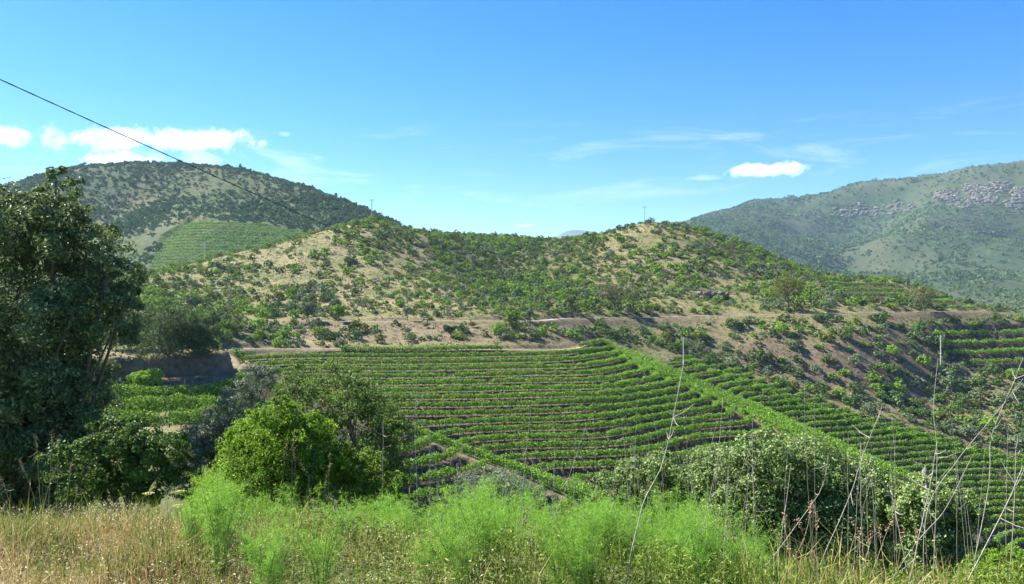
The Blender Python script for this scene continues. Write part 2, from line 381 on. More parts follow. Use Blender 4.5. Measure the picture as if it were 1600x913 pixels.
# dirt roads as ribbons laid just over their benches
M_ROAD = plain_mat('road_dirt', (.22, .185, .12), (.33, .285, .20), 1.2, .95)
def ribbon(name, pl, w, label):
    pl = np.asarray(pl); t = np.gradient(pl, axis=0); t[:, 2] = 0; t = unit(t); n = np.c_[-t[:, 1], t[:, 0], 0*t[:, 0]]
    wob = .12*np.sin(np.arange(len(pl))*1.9)[:, None]
    V = np.stack([pl+n*(w+wob), pl+n*0, pl-n*(w-wob)], 1); V[:, :, 2] = np.maximum(V[:, :, 2], 0*V[:, :, 2]-99)+.06; V[:, 1, 2] += .03
    i = np.arange(len(pl)-1)[:, None]*3+np.arange(2)[None]
    o = link(name, mesh(name, V.reshape(-1, 3), np.stack([i, i+1, i+4, i+3], -1).reshape(-1, 4), M_ROAD, True)); tag(o, label, kind='structure')
ribbon('dirt_road', ROAD3, 1.1, 'pale level dirt road cut along the scrub hill')
ribbon('farm_track', TRACK3, .5, 'narrow earth track above the main vine terraces')
ribbon('terrace_track', LTRACK3[:22], .5, 'earth track on the shaded cut bank')

# far ground and hills
def hill(name, pts, xs, ys, mat, label, reg=1e-4, amp=0.0, wl=60.0, terr_fn=None):
    f = tps_fit(pts, reg); X, Y = np.meshgrid(xs, ys); Z = f(X, Y)
    rx = sum(a*np.sin(X/wl*k+ph+1.7*np.sin(Y/wl*k*.6+ph))*np.sin(Y/wl*k*.9+ph*2+.8*np.sin(X/wl*k)) for a, k, ph in ((1, 1, 0), (.5, 2.1, 1.3), (.28, 4.3, 2.2), (.15, 8.5, .4)))
    Z = Z+amp*rx
    if terr_fn is not None: Z = terr_fn(X, Y, Z)
    Z = np.maximum(Z, -90)
    o = link(name, mesh(name, np.c_[X.ravel(), Y.ravel(), Z.ravel()], grid_faces(len(xs), len(ys)), mat, True))
    tag(o, label, kind='structure')
    from numpy import interp
    def ev(x, y):
        ix = np.clip(np.searchsorted(xs, x)-1, 0, len(xs)-2); iy = np.clip(np.searchsorted(ys, y)-1, 0, len(ys)-2)
        u = np.clip((x-xs[ix])/(xs[ix+1]-xs[ix]), 0, 1); v = np.clip((y-ys[iy])/(ys[iy+1]-ys[iy]), 0, 1)
        return (Z[iy, ix]*(1-u)+Z[iy, ix+1]*u)*(1-v)+(Z[iy+1, ix]*(1-u)+Z[iy+1, ix+1]*u)*v
    return ev, f
def mat_far(name, tan, grn, sc1, sc2, bare=.5):
    m, nt, b = bsdf(name, .95, .05); L = nt.links.new
    n1 = noise(nt, sc1, 6, .6); n2 = noise(nt, sc2, 5, .7)
    c = mixc(nt, ramp(nt, n1, [(bare-.08, (0,)*3), (bare+.12, (1,)*3)]), tan, grn)
    c = mixc(nt, .6, c, ramp(nt, n2, [(.3, (.35,)*3), (.7, (1.,)*3)]), 'MULTIPLY')
    n3 = noise(nt, sc2*1.1, 3, .5); n4 = noise(nt, sc1*2.5, 4, .6)   # low heath too small to build
    sp = N(nt, 'ShaderNodeMath', operation='MULTIPLY'); L(ramp(nt, n3, [(.47, (0,)*3), (.56, (1,)*3)]), sp.inputs[0]); L(ramp(nt, n4, [(.35, (.35,)*3), (.6, (1,)*3)]), sp.inputs[1])
    c = mixc(nt, sp.outputs[0], c, (.045, .07, .028))
    L(c, b.inputs['Base Color']); bp = N(nt, 'ShaderNodeBump'); bp.inputs['Distance'].default_value = 1.0; bp.inputs['Strength'].default_value = .7
    L(n2, bp.inputs['Height']); L(bp.outputs[0], b.inputs['Normal']); return m
M_LH = mat_far('round_hill_ground', (.15, .14, .075), (.075, .10, .042), .012, .35, .44)
M_RM = mat_far('mountain_ground', (.08, .082, .045), (.036, .058, .027), .006, .12, .43)
M_FR = mat_far('far_ridge_ground', (.16, .16, .10), (.07, .09, .05), .003, .02)
LH = [P(*p) for p in [(-300,380,600),(-150,330,640),(0,300,670),(60,278,690),(120,263,710),(180,257,720),(230,254,725),(300,258,720),(400,271,700),(500,299,660),(560,323,630),(610,346,600),(680,385,560),
   (240,418,478),(470,365,545),(380,352,548),(300,354,540),(350,410,478),(450,402,488),(190,415,505),(250,380,525),(330,347,565),(300,470,420),(150,470,440),(500,425,470),(600,410,500),(200,320,645),(300,308,645),(420,312,632),(500,336,600),(100,350,605),(0,370,580),(-200,430,500)]]
LH += [(x*1.3, y*1.3, z-60) for x, y, z in LH[:13]]
LHDZ = 2.3
def lh_reg(X, Y, Z):
    px, py = proj(X, Y, Z); return inpoly(px, py, [(232,425),(255,372),(300,346),(400,350),(500,366),(520,440),(300,470)]) & (Y < 585)
lh_s = tps_fit(LH, 1e-4)
ev_lh, f_lh = hill('rounded_hill', LH, axis((-900,-330,9), (-330,-100,2.2), (-100,60,3), (60,300,12)), axis((380,430,3), (430,590,1.5), (590,760,4), (760,1100,14)), M_LH, 'rounded scrub covered hill with a small terraced vineyard', amp=2.2, wl=70,
    terr_fn=lambda X, Y, Z: np.where(lh_reg(X, Y, lh_s(X, Y)), terrace(lh_s(X, Y), LHDZ), Z))
RM = [P(*p) for p in [(900,420,2300),(1040,374,2150),(1090,352,2080),(1180,326,2020),(1230,323,1990),(1320,306,1950),(1400,290,1900),(1500,268,1850),(1600,253,1800),(1750,238,1780),(1950,230,1800),
   (1190,345,1780),(1165,392,1450),(1140,432,1200),(1345,352,1840),(1348,400,1640),(1330,445,1400),(1430,340,1620),(1490,372,1380),(1440,425,1120),(1400,380,1430),(1575,385,1500),(1600,430,1180),(1600,340,1600),(1550,475,900),(1680,482,860),(1300,485,1000),(1100,485,1100),(1240,385,1560),(1270,420,1430),(1750,400,1200),(1800,330,1500),(1500,315,1680)]]
RM += [(x*1.25, y*1.3, z-120) for x, y, z in RM[:11]]
ev_rm, f_rm = hill('mountain', RM, axis((250,420,14), (420,1250,7), (1250,2600,40)), axis((760,2080,8), (2080,2900,40)), M_RM, 'long blue green mountain with pale crags near its crest', amp=15, wl=170)
FR = [P(*p) for p in [(700,440,5000),(830,405,5000),(862,374,5000),(888,360,5000),(915,361,5000),(936,363,4950),(960,372,4950),(1000,390,4900),(1080,420,4900)]]
FR += [(x*.8, y*.8, -90) for x, y, z in FR]+[(x*1.2, y*1.2, -20) for x, y, z in FR]
ev_fr, f_fr = hill('far_ridge', FR, np.arange(-500, 1500, 40.), np.arange(3900, 5900, 60.), M_FR, 'distant blue ridge showing between the two knolls', amp=8, wl=300)
s = 7000.; g1 = np.linspace(-s, s, 9); X, Y = np.meshgrid(g1, g1)
o = link('valley_floor', mesh('valley_floor', np.c_[X.ravel(), Y.ravel(), np.full(X.size, -88.)], grid_faces(9, 9), M_LH)); tag(o, 'low green valley floor out to the horizon', kind='structure')
print('hills', time.time()-T0)
# ------------------------------------------------------------------ vine rows along the contours
M_VINE = leaf_mat('vine_leaves', (.06, .15, .014), (.155, .305, .028), (.29, .44, .055), .42, .5, .3, .12)
M_VSTEM = plain_mat('vine_wood', (.07, .05, .035), (.14, .10, .07), 20)
M_POST = plain_mat('weathered_post', (.13, .115, .095), (.29, .265, .23), 12)
def contours(X, Y, Z, lev):
    """chains of points where Z = lev on a regular grid"""
    a = Z > lev; seg = []
    ny, nx = Z.shape; xs1, ys1 = X[0], Y[:, 0]
    c = a[:-1, :-1]*1+a[:-1, 1:]*2+a[1:, 1:]*4+a[1:, :-1]*8
    jj, ii = np.nonzero((c > 0) & (c < 15))
    def cut(e, j, i):
        if e == 0: t = (lev-Z[j, i])/(Z[j, i+1]-Z[j, i]); return ('h', j, i), (xs1[i]+t*(xs1[i+1]-xs1[i]), ys1[j])
        if e == 2: t = (lev-Z[j+1, i])/(Z[j+1, i+1]-Z[j+1, i]); return ('h', j+1, i), (xs1[i]+t*(xs1[i+1]-xs1[i]), ys1[j+1])
        if e == 3: t = (lev-Z[j, i])/(Z[j+1, i]-Z[j, i]); return ('v', j, i), (xs1[i], ys1[j]+t*(ys1[j+1]-ys1[j]))
        t = (lev-Z[j, i+1])/(Z[j+1, i+1]-Z[j, i+1]); return ('v', j, i+1), (xs1[i+1], ys1[j]+t*(ys1[j+1]-ys1[j]))
    T = {1: (3, 0), 2: (0, 1), 3: (3, 1), 4: (1, 2), 5: (3, 0, 1, 2), 6: (0, 2), 7: (3, 2), 8: (2, 3), 9: (0, 2), 10: (0, 1, 2, 3), 11: (1, 2), 12: (1, 3), 13: (0, 1), 14: (0, 3)}
    pos, adj = {}, {}
    for j, i in zip(jj.tolist(), ii.tolist()):
        e = T[int(c[j, i])]
        for q in range(0, len(e), 2):
            k1, p1 = cut(e[q], j, i); k2, p2 = cut(e[q+1], j, i)
            pos[k1] = p1; pos[k2] = p2; adj.setdefault(k1, []).append(k2); adj.setdefault(k2, []).append(k1)
    seen = set(); out = []
    for start in sorted(adj, key=lambda k: len(adj[k])):
        if start in seen: continue
        ch = [start]; seen.add(start); cur = start
        while True:
            nx_ = [k for k in adj[cur] if k not in seen]
            if not nx_: break
            cur = nx_[0]; seen.add(cur); ch.append(cur)
        if len(ch) > 3: out.append(np.array([pos[k] for k in ch]))
    return out
def resample(pl, step):
    d = np.r_[0, np.cumsum(np.linalg.norm(np.diff(pl, axis=0), axis=1))]; n = max(2, int(d[-1]/step)+1); s = np.linspace(0, d[-1], n)
    return np.c_[np.interp(s, d, pl[:, 0]), np.interp(s, d, pl[:, 1])], d[-1]
def find_rows(name, sm, maskf, dz, box, step, ground_f, frac=.30, minlen=5, levels=None):
    x0, x1, y0, y1 = box; X, Y = np.meshgrid(np.arange(x0, x1, step), np.arange(y0, y1, step)); Z = sm(X, Y); rows = []
    mk = maskf(X, Y, Z)
    if not mk.any(): return rows
    k0, k1 = int(np.floor(Z[mk].min()/dz)), int(np.ceil(Z[mk].max()/dz))
    for k in range(k1, k0-1, -1):
        lev = (k+frac)*dz
        for ch in contours(X, Y, Z, lev):
            p, L = resample(ch, .5); ok = maskf(p[:, 0], p[:, 1], sm(p[:, 0], p[:, 1]))
            b = np.flatnonzero(np.diff(np.r_[0, ok.astype(int), 0]))
            for s, e in zip(b[::2], b[1::2]):
                if (e-s)*.5 >= minlen: rows.append((k, p[s:e]))
    return rows
def vine_row(pts, z, g, hgt, wid, dens, leaf, gap=.03, label=None, group=None, stems=True):
    """one row: a hedge of leaves over the woody stems, each thing an Empty with parts"""
    n = len(pts); L = .5*n; c0 = (float(pts[n//2, 0]), float(pts[n//2, 1]), float(z[n//2]))
    P3 = np.c_[pts, z]; t = np.gradient(P3, axis=0); t = unit(t); nn = np.c_[-t[:, 1], t[:, 0], 0*t[:, 0]]
    # vigour along the row: individual vines every metre or so, some weak or missing
    nv = int(L/1.1)+2; vig = np.clip(g.normal(1, .3, nv), .45, 1.5); vig[g.random(nv) < gap] = .12
    m = int(L*dens); s = g.uniform(0, n-1.001, m); i = s.astype(int); f = (s-i)[:, None]
    base = P3[i]*(1-f)+P3[i+1]*f; v = np.interp(s*.5/1.1, np.arange(nv), vig)
    keep = g.random(m) < np.clip(v, .1, 1); base, s, i, v = base[keep], s[keep], i[keep], v[keep]; m = len(base)
    a = g.uniform(-.25, math.pi+.25, m); r = g.uniform(.6, 1.08, m)
    up = (.38+.62*np.maximum(np.sin(a), -.2)*r)*hgt*(.72+.28*v); sd = np.cos(a)*r*wid*.5*(.7+.3*v)
    spike = g.random(m) < .035; up = up+spike*g.uniform(.1, .35, m)*hgt
    C = base+nn[i]*sd[:, None]+np.array([0, 0, 1.])*up[:, None]
    Nr = nn[i]*np.cos(a)[:, None]+np.array([0, 0, 1.])*np.sin(a)[:, None]
    Vv, Ff = leafquads(C, Nr, leaf, leaf*.85, g, 1.0)
    mc = int(L*9); s2 = g.uniform(0, n-1.001, mc); i2 = s2.astype(int); v2 = np.interp(s2*.5/1.1, np.arange(nv), vig); kk = v2 > .4; i2 = i2[kk]; mc = len(i2)
    Cc = P3[i2]+nn[i2]*g.uniform(-.3, .3, (mc, 1))*wid+np.c_[np.zeros((mc, 2)), g.uniform(.3, .72, mc)*hgt]
    Vc, Fc_ = leafquads(Cc, nn[i2]*np.sign(g.normal(size=(mc, 1)))+np.array([0, 0, .3]), .5, .42, g, .7)
    Vv, Ff = joinm([(Vv, Ff), (Vc, Fc_)])
    root = link('vine_row', None, loc=c0)
    link('foliage', mesh('vine_foliage', Vv-np.array(c0), Ff, M_VINE), root)
    if stems:
        k = np.arange(1, n-1, 2 if L < 150 else 3); parts = []
        b = P3[k]+g.normal(0, .08, (len(k), 3))*np.array([1, 1, 0]); w = .035
        h = hgt*.6; ex = nn[k]*w; ey = t[k]*w
        V8 = np.stack([b-ex-ey, b+ex-ey, b+ex+ey, b-ex+ey], 1)-np.array([0, 0, .1]); T8 = V8*1.0; T8[:, :, 2] += h
        Va = np.concatenate([V8, T8], 1).reshape(-1, 3); o8 = np.arange(len(k))[:, None]*8
        Fa = np.concatenate([o8+np.array([q, (q+1) % 4, (q+1) % 4+4, q+4]) for q in range(4)])
        kp = k[::6]; bp_ = P3[kp]+nn[kp]*.1; w = .045; ex = nn[kp]*w; ey = t[kp]*w
        V8 = np.stack([bp_-ex-ey, bp_+ex-ey, bp_+ex+ey, bp_-ex+ey], 1)-np.array([0, 0, .1]); T8 = V8*1.0; T8[:, :, 2] += hgt*1.3
        Vp = np.concatenate([V8, T8], 1).reshape(-1, 3); o8 = np.arange(len(kp))[:, None]*8
        Fp = np.concatenate([o8+np.array([q, (q+1) % 4, (q+1) % 4+4, q+4]) for q in range(4)]+[o8+np.array([4, 5, 6, 7])])
        if len(kp): link('stake_line', mesh('vine_stakes', Vp-np.array(c0), Fp, M_POST), root)['kind'] = 'stuff'
        so_ = link('stem_line', mesh('vine_stems', Va-np.array(c0), Fa, M_VSTEM), root); so_['kind'] = 'stuff'
    tag(root, label, 'vine row', group); return root
def ordinal(n):
    w = ['first','second','third','fourth','fifth','sixth','seventh','eighth','ninth','tenth','eleventh','twelfth','thirteenth','fourteenth','fifteenth','sixteenth','seventeenth','eighteenth','nineteenth','twentieth']
    if n < 20: return w[n]
    tens = {20: 'twenty', 30: 'thirty', 40: 'forty'}; d = n+1
    return tens[d//10*10]+'-'+w[d % 10-1] if d % 10 else tens[d//10*10][:-1]+'ieth'
grow = np.random.default_rng(21)
CR = np.c_[resample(CREST3[:, :2], .5)[0]]
SPEC = {'main': ((-62,78,94,188), .03, 1.05, 1.15, 92, .24, '{} row down on the main curving vine terraces', 'vine rows on the main terraces'),
        'right': ((24,150,130,188), .05, .95, 1.0, 62, .25, '{} row down on the vineyard below the scrub slope', 'vine rows beyond the curved terraces'),
        'upper': ((100,190,188,242), .3, 1.35, 1.5, 60, .30, '{} row down in the small plot beside the scrub slope', 'vine rows beside the scrub slope'),
        'shoulder': ((90,185,234,308), .3, 1.2, 1.4, 40, .34, '{} row down on the hill shoulder above the dirt road', 'vine rows on the hill shoulder'),
        'spur': ((-26,12,70,100), .3, 1.2, 1.0, 95, .2, '{} short row down the spur below the main terraces', 'short vine rows on the spur')}
for nme, (box, fr, hg, wd, dn, lf, lab, grp) in SPEC.items():
    rows = find_rows(nme, h_smooth, lambda X, Y, Z: region_mask(nme, X, Y, Z), REG[nme]['dz'], box, 1.4, ground, fr)
    ks = sorted({k for k, _ in rows}, reverse=True); rows.sort(key=lambda r: (-r[0], -len(r[1]))); done = {}
    for k, p in rows:
        z = ground(p[:, 0], p[:, 1])
        px, py = proj(p[:, 0], p[:, 1], z)
        if px.max() < -20 or px.min() > 1640 or py.min() > 930: continue
        if nme == 'main' and len(p) > 30:      # the row end hooks uphill along the ridge
            e = p[-1] if abs(crest_off(p[-1:, 0], p[-1:, 1])[0]) < 3 else (p[0] if abs(crest_off(p[:1, 0], p[:1, 1])[0]) < 3 else None)
            if e is not None:
                if e is not p[-1] and not np.allclose(e, p[-1]): p = p[::-1].copy()
                j = int(np.argmin(np.hypot(CR[:, 0]-p[-1, 0], CR[:, 1]-p[-1, 1]))); up = CR[max(j-13, 0), :2]
                s_ = np.linspace(0, 1, 22)[:, None]; q0, q1 = p[-12], p[-1]
                p, _ = resample(np.r_[p[:-12], (1-s_)**2*q0+2*s_*(1-s_)*q1+s_**2*up], .5); z = ground(p[:, 0], p[:, 1])
        vine_row(p, z, grow, hg, wd, dn, lf, .02 if nme == 'main' else .12, ('short stub of the ' if done.get(k) else '')+lab.format(ordinal(ks.index(k))), grp); done[k] = True
    print(nme, len(rows), time.time()-T0)
def offset_row(pl, off, step=.5):
    pl = np.asarray(pl)[:, :2]; t = np.gradient(pl, axis=0); t = unit(t); n_ = np.c_[-t[:, 1], t[:, 0]]
    return resample(pl+n_*off, step)[0]
for q in range(4):
    p = offset_row(CREST3, .5+2.1*q); p = p[int(3*q):len(p)-1]
    vine_row(p, ground(p[:, 0], p[:, 1]), grow, 1.1, .8, 80, .24, .02, ordinal(q)+' long row running down the ridge that ends the curved terraces', 'long vine rows down the ridge')
for q in range(2):
    p = offset_row(SPUR3, .5+1.7*q)
    vine_row(p, ground(p[:, 0], p[:, 1]), grow, 1.1, 1.1, 120, .2, .03, ordinal(q)+' long row along the crest of the spur', 'long vine rows on the spur crest')
edge_pl = smoothline([P(*p) for p in [(1075,562,184),(1100,572,180),(1200,606,172),(1300,638,168),(1450,680,165),(1600,720,160),(1720,755,157)]], 8)
for q in range(2):
    p = offset_row(edge_pl, -1.6*q)
    vine_row(p, ground(p[:, 0], p[:, 1]), grow, 1.15, 1.2, 80, .25, .04, ('outer' if q == 0 else 'inner')+' vine row bordering the vineyard under the scrub slope', 'vine rows bordering the scrub')
for q, (off, u0, u1) in enumerate(((-5.4, -12, 25), (-9.0, -6, 23.5), (-12.4, -2, 21))):
    uu = np.arange(u0, u1, .5); p = BK0+BKD*uu[:, None]+np.array([-BKD[1], BKD[0]])*(off+.25*np.sin(uu*.3)[:, None])
    vine_row(p, ground(p[:, 0], p[:, 1]), grow, 1.9, 1.5, 330, .17, .03, ordinal(q)+' thick vine row out from the shaded earth bank', 'vine rows under the earth bank')
lhrows = find_rows('lh', lh_s, lh_reg, LHDZ, (-240,-60,425,590), 2.5, None, .3, 12)
ks = sorted({k for k, _ in lhrows}, reverse=True)
for k, p in lhrows:
    z = ev_lh(p[:, 0], p[:, 1]); px, py = proj(p[:, 0], p[:, 1], z)
    if py.min() > 425: continue
    vine_row(p, z, grow, 1.8, 1.3, 22, .5, .05, ordinal(ks.index(k))+' row down in the vineyard on the rounded hill', 'vine rows on the rounded hill', stems=False)
print('lh', len(lhrows), time.time()-T0)
# ------------------------------------------------------------------ shrubs on the hills
KIND = {
 'green': leaf_mat('shrub_bright_leaves', (.09, .18, .02), (.21, .36, .04), (.34, .47, .07), .3, .6, .2),
 'dark': leaf_mat('shrub_dark_leaves', (.045, .095, .022), (.11, .195, .05), (.19, .28, .08), .28, .55, .3),
 'grey': leaf_mat('shrub_grey_leaves', (.08, .12, .055), (.18, .24, .115), (.29, .35, .19), .25, .55, .3),
 'broom': leaf_mat('shrub_olive_leaves', (.08, .11, .02), (.19, .22, .05), (.30, .30, .08), .25, .7, .15)}
M_BARK = plain_mat('bark', (.07, .055, .04), (.17, .14, .11), 14, .95, .6)
gb = np.random.default_rng(5)
def shrub_lobes(g, n, flat=.92):
    L = []
    for i in range(n):
        a = g.uniform(0, 6.28); d = g.uniform(.12, .5) if i else 0
        r = g.uniform(.32, .52) if i else .6
        L.append((d*math.cos(a), d*math.sin(a), flat*g.uniform(.24, .58)*(1-.35*d), r, r*g.uniform(.8, 1.1), r*flat*g.uniform(.8, 1.1)))
    return L
def shrub_core(g, r=.42, h=.6):
    """a few woody stems from the root"""
    ps = []
    for i in range(4):
        a = g.uniform(0, 6.28); e = np.array([math.cos(a)*r, math.sin(a)*r, h*g.uniform(.7, 1.1)])
        ps.append(tube(np.array([[0, 0, -.15], e*.5+[0, 0, .08], e]), [.035, .025, .012], 4))
    return joinm(ps)
VAR = {}
for kn, mt in KIND.items():
    for v in range(4):
        nl = 1300
        VAR[kn, v] = (mesh('shrub_foliage', *foliage(shrub_lobes(gb, 5+v), nl, .115, .095, gb, .25, 16, .7, -.5, .12), mt), mesh('shrub_stems', *shrub_core(gb), M_BARK),
                      foliage(shrub_lobes(gb, 4+v % 2), 190, .23, .19, gb, .27, 6, .7, -.3, .1))
DENS = [(300,440,.5),(250,460,.8),(400,400,.25),(500,390,.12),(560,365,.2),(580,350,.9),(450,420,.2),(420,460,.35),(350,480,.8),(480,480,.45),(560,430,.15),(620,400,.12),(680,400,.5),(720,390,.9),(760,420,.9),(820,400,1),(850,440,1),(780,470,.9),(700,460,.6),(650,470,.35),(900,470,1),(900,400,.7),(960,380,.3),(1010,370,.12),(1010,400,.35),(1060,380,.35),(1100,370,.7),(960,430,.6),(1050,440,.5),(1100,420,.6),(1180,410,.7),(1230,420,.9),(1150,460,.35),(1050,475,.3),(1250,470,.5),(1350,460,.5),(1420,480,.6),(1500,490,.8),(320,520,.8),(420,515,.6),(600,525,.1),(750,525,.12),(870,515,.8),(1000,520,.95),(1050,530,.8),(1150,530,.42),(1200,560,.36),(1300,530,.36),(1300,580,.42),(1400,560,.5),(1400,620,.55),(1500,620,.62),(1560,640,.75),(1450,530,.6),(640,362,.8),(760,372,1),(860,375,1)]
BRIGHT = [(300,450,.75),(420,450,.6),(560,480,.55),(600,400,.6),(760,420,.45),(850,450,.6),(1010,420,.5),(1100,440,.5),(1200,430,.4),(1000,520,.3),(1300,570,.22),(1450,600,.12),(1550,640,.08),(400,520,.7)]
n = 56000; bx = gb.uniform(-150, 240, n); by = gb.uniform(90, 345, n)
bz, bh, binv, bpath = ground(bx, by, True); bqx, bqy = proj(bx, by, bz)
ok = (bqx > -20) & (bqx < 1625) & ((by > 150) | (bqx < 372)) & ~binv & (bpath < .9) & (gb.random(n) < .85*IDW(bqx, bqy, DENS)**1.35*(.55+.9*vnoise(bx, by, 11, 4))) & (by < 150+.62*(bqx > 0)*1e3)
# nothing grows on the vines' edges
ok &= ~(inpoly(bqx, bqy, [(372,549),(938,528),(1010,540),(1100,566),(1290,630),(1600,710),(1600,900),(372,900)]))
for pl, w in ((ROAD3, 2.6), (TRACK3, 2.0), (LTRACK3, 2.0)): ok &= polydist(bx, by, pl[::2])[0] > w
dr, zr_ = polydist(bx, by, ROAD3[::2]); ok &= ~((dr < 5.2) & (bz < zr_+.2) & (gb.random(n) < .93))   # the downhill verge is mostly clear
idx = np.flatnonzero(ok); taken = {}; sel = []
bsz = np.clip(gb.lognormal(.34, .28, n), .7, 2.0)*np.where((bqx > 1040) & (bqy > 500), 1.15, 1)*(.7+.6*vnoise(bx, by, 17, 9))        # radius in metres
for i in idx:
    c = (int(bx[i]/3), int(by[i]/3)); good = True
    for a in (-1, 0, 1):
        for b in (-1, 0, 1):
            for j in taken.get((c[0]+a, c[1]+b), ()):
                if (bx[i]-bx[j])**2+(by[i]-by[j])**2 < (.55*(bsz[i]+bsz[j]))**2: good = False
    if good: taken.setdefault(c, []).append(i); sel.append(i)
sel = np.array(sel); print('shrubs', len(sel))
br = IDW(bqx[sel], bqy[sel], BRIGHT); u = gb.random(len(sel))
kinds = np.where(u < np.clip(br+.5*(vnoise(bx[sel], by[sel], 14, 2)-.5), 0, 1), np.where(gb.random(len(sel)) < .8, 'green', 'broom'), np.where(gb.random(len(sel)) < .62, 'dark', 'grey'))
# hidden behind the ridge? keep only what a sight line reaches
def visible(x, y, z, top=1.5):
    t = np.linspace(.3, .985, 60)[None]; X = x[:, None]*t; Y = y[:, None]*t; Z = EYE+(z[:, None]+top-EYE)*t
    xi = np.clip(np.searchsorted(xs, X), 1, len(xs)-1); yi = np.clip(np.searchsorted(ys, Y), 1, len(ys)-1)
    return ((gz[yi, xi]-Z) < .3).all(1)
vis = visible(bx[sel], by[sel], bz[sel]); print('visible', vis.sum())
app = bsz[sel]/by[sel]*vis; order = np.argsort(-app); solo = set(order[:300].tolist())
ADJ = {'green': 'bright green bushy shrub', 'broom': 'yellow green broom shrub', 'dark': 'dark green rounded shrub', 'grey': 'grey green rounded shrub'}
def zone(px, py):
    if py > 500 and px > 1040: return 'on the brown scrub slope above the farther vineyard'
    if py > 500 and px < 930: return 'on the bank between dirt road and vines'
    if py > 500: return 'in the thicket where the dirt road bends'
    if px < 660: return 'on the dry slope of the tawny knoll'
    if px < 930: return 'in the green saddle between the two knolls'
    return 'on the slope of the pointed knoll'
def put_shrub(kn, x, y, z, r, label, group, v=None, sq=None):
    v = int(gb.integers(4)) if v is None else v; fm, cm, _ = VAR[kn, v]; s = r/.85
    root = link('hill_shrub', None, loc=(x, y, z-.08), rotz=gb.uniform(0, 6.28), scale=(s, s, s*(gb.uniform(.8, 1.25) if sq is None else sq)))
    link('foliage', fm, root); link('stems', cm, root); tag(root, label, 'shrub', group); return root
rest = []
for q, i in enumerate(sel):
    if q in solo:
        put_shrub(str(kinds[q]), float(bx[i]), float(by[i]), float(bz[i]), float(bsz[i]), ('large ' if bsz[i] > 1.95 else 'mid-sized ' if bsz[i] > 1.5 else 'small ')+ADJ[str(kinds[q])]+' '+zone(bqx[i], bqy[i]), 'shrubs '+zone(bqx[i], bqy[i]))
    else: rest.append(q)
def massed(name, rest_k, pos, rad, proto, mat, label, g, squash=(.7, 1.15)):
    parts = []
    for p, r in zip(pos, rad):
        V0, F0 = proto[g.integers(len(proto))]; a = g.uniform(0, 6.28); c, s = math.cos(a), math.sin(a)
        V = V0*np.array([1, 1, g.uniform(*squash)])*(r/.85); V = np.c_[V[:, 0]*c-V[:, 1]*s, V[:, 0]*s+V[:, 1]*c, V[:, 2]]+p
        parts.append((V, F0))
    if not parts: return
    o = link(name, mesh(name, *joinm(parts), mat)); tag(o, label, 'scrub', kind='stuff'); return o
rest = np.array(rest)
for kn, nm in (('green', 'bright_scrub'), ('broom', 'olive_scrub'), ('dark', 'dark_scrub'), ('grey', 'grey_scrub')):
    rq = rest[kinds[rest] == kn]; ii = sel[rq]
    massed(nm, rq, np.c_[bx[ii], by[ii], bz[ii]-.1], bsz[ii], [VAR[kn, v][2] for v in range(4)], KIND[kn], {'green': 'bright green scrub massed over the knolls', 'broom': 'yellowish broom scrub dotted over the knolls', 'dark': 'dark green scrub massed over the knolls', 'grey': 'grey green scrub dotted over the knolls'}[kn], gb)
print('scrub', time.time()-T0)
# low dry and green tufts between the shrubs
M_TUFT = leaf_mat('dry_tuft_blades', (.20, .17, .08), (.14, .165, .05), (.07, .12, .025), .3, .8, .1)
n = 32000; tx = gb.uniform(-120, 210, n); ty = gb.uniform(86, 335, n); tz, _, tinv, tpath = ground(tx, ty, True); tpx, tpy = proj(tx, ty, tz)
ok = (tpx > 0) & (tpx < 1600) & ~tinv & (tpath < .3) & ((ty > 155) | (tpx < 440)); C = np.c_[tx, ty, tz][ok]; C = np.repeat(C, 3, 0)+gb.normal(0, .3, (3*ok.sum(), 3))*np.array([1, 1, 0])+np.array([0, 0, .16])
o = link('hill_grass', mesh('hill_grass', *leafquads(C, np.tile([0, -.5, .6], (len(C), 1)), .42, .36, gb, 1.0), M_TUFT)); tag(o, 'dry tufts of grass over the knoll slopes', 'grass', kind='stuff')

# ------------------------------------------------------------------ scrub of the far hills
M_FD = leaf_mat('far_scrub_dark', (.055, .105, .035), (.11, .18, .06), (.17, .24, .09), .12, .8, .1)
M_FG = leaf_mat('far_scrub_green', (.09, .15, .04), (.17, .24, .07), (.25, .31, .11), .12, .8, .1)
def proto_far(g, n=26): return foliage([(0, 0, .35, .6, .6, .45), (.35, .1, .3, .4, .4, .3)], n, .52, .46, g, .2, 3, .5, -.1, .05)
PF = [proto_far(gb) for _ in range(6)]
def far_scrub(name, ev, box, n, rmin, rmax, win, densf, mat, label, lim=None, patchy=60):
    x = gb.uniform(box[0], box[1], n); y = gb.uniform(box[2], box[3], n); z = ev(x, y); px, py = proj(x, y, z)
    k = (px > win[0]) & (px < win[1]) & (py > win[2]) & (py < win[3]) & (gb.random(n) < densf(px, py, x, y)*np.clip(2.2*vnoise(x, y, patchy, 3)*(.4+1.2*vnoise(x, y, patchy*.35, 5))-.1, .05, 1))
    if lim is not None: k &= ~lim(x, y, z)
    k = np.flatnonzero(k); r = gb.uniform(rmin, rmax, len(k))*(.6+.8*vnoise(x[k], y[k], patchy*.5, 8))*np.where(gb.random(len(k)) < .12, 1.5, 1)
    print(name, len(k)); return massed(name, None, np.c_[x[k], y[k], z[k]-.3], r, PF, mat, label, gb, (.8, 1.3))
lhd = lambda px, py, x, y: np.clip(IDW(px, py, [(100,300,.9),(230,265,.8),(230,310,.9),(350,290,.8),(450,300,.9),(550,330,1),(330,335,.4),(420,330,.5),(200,400,.25),(280,360,.3),(220,360,.9),(150,350,.9),(480,350,.6)]), 0, 1)
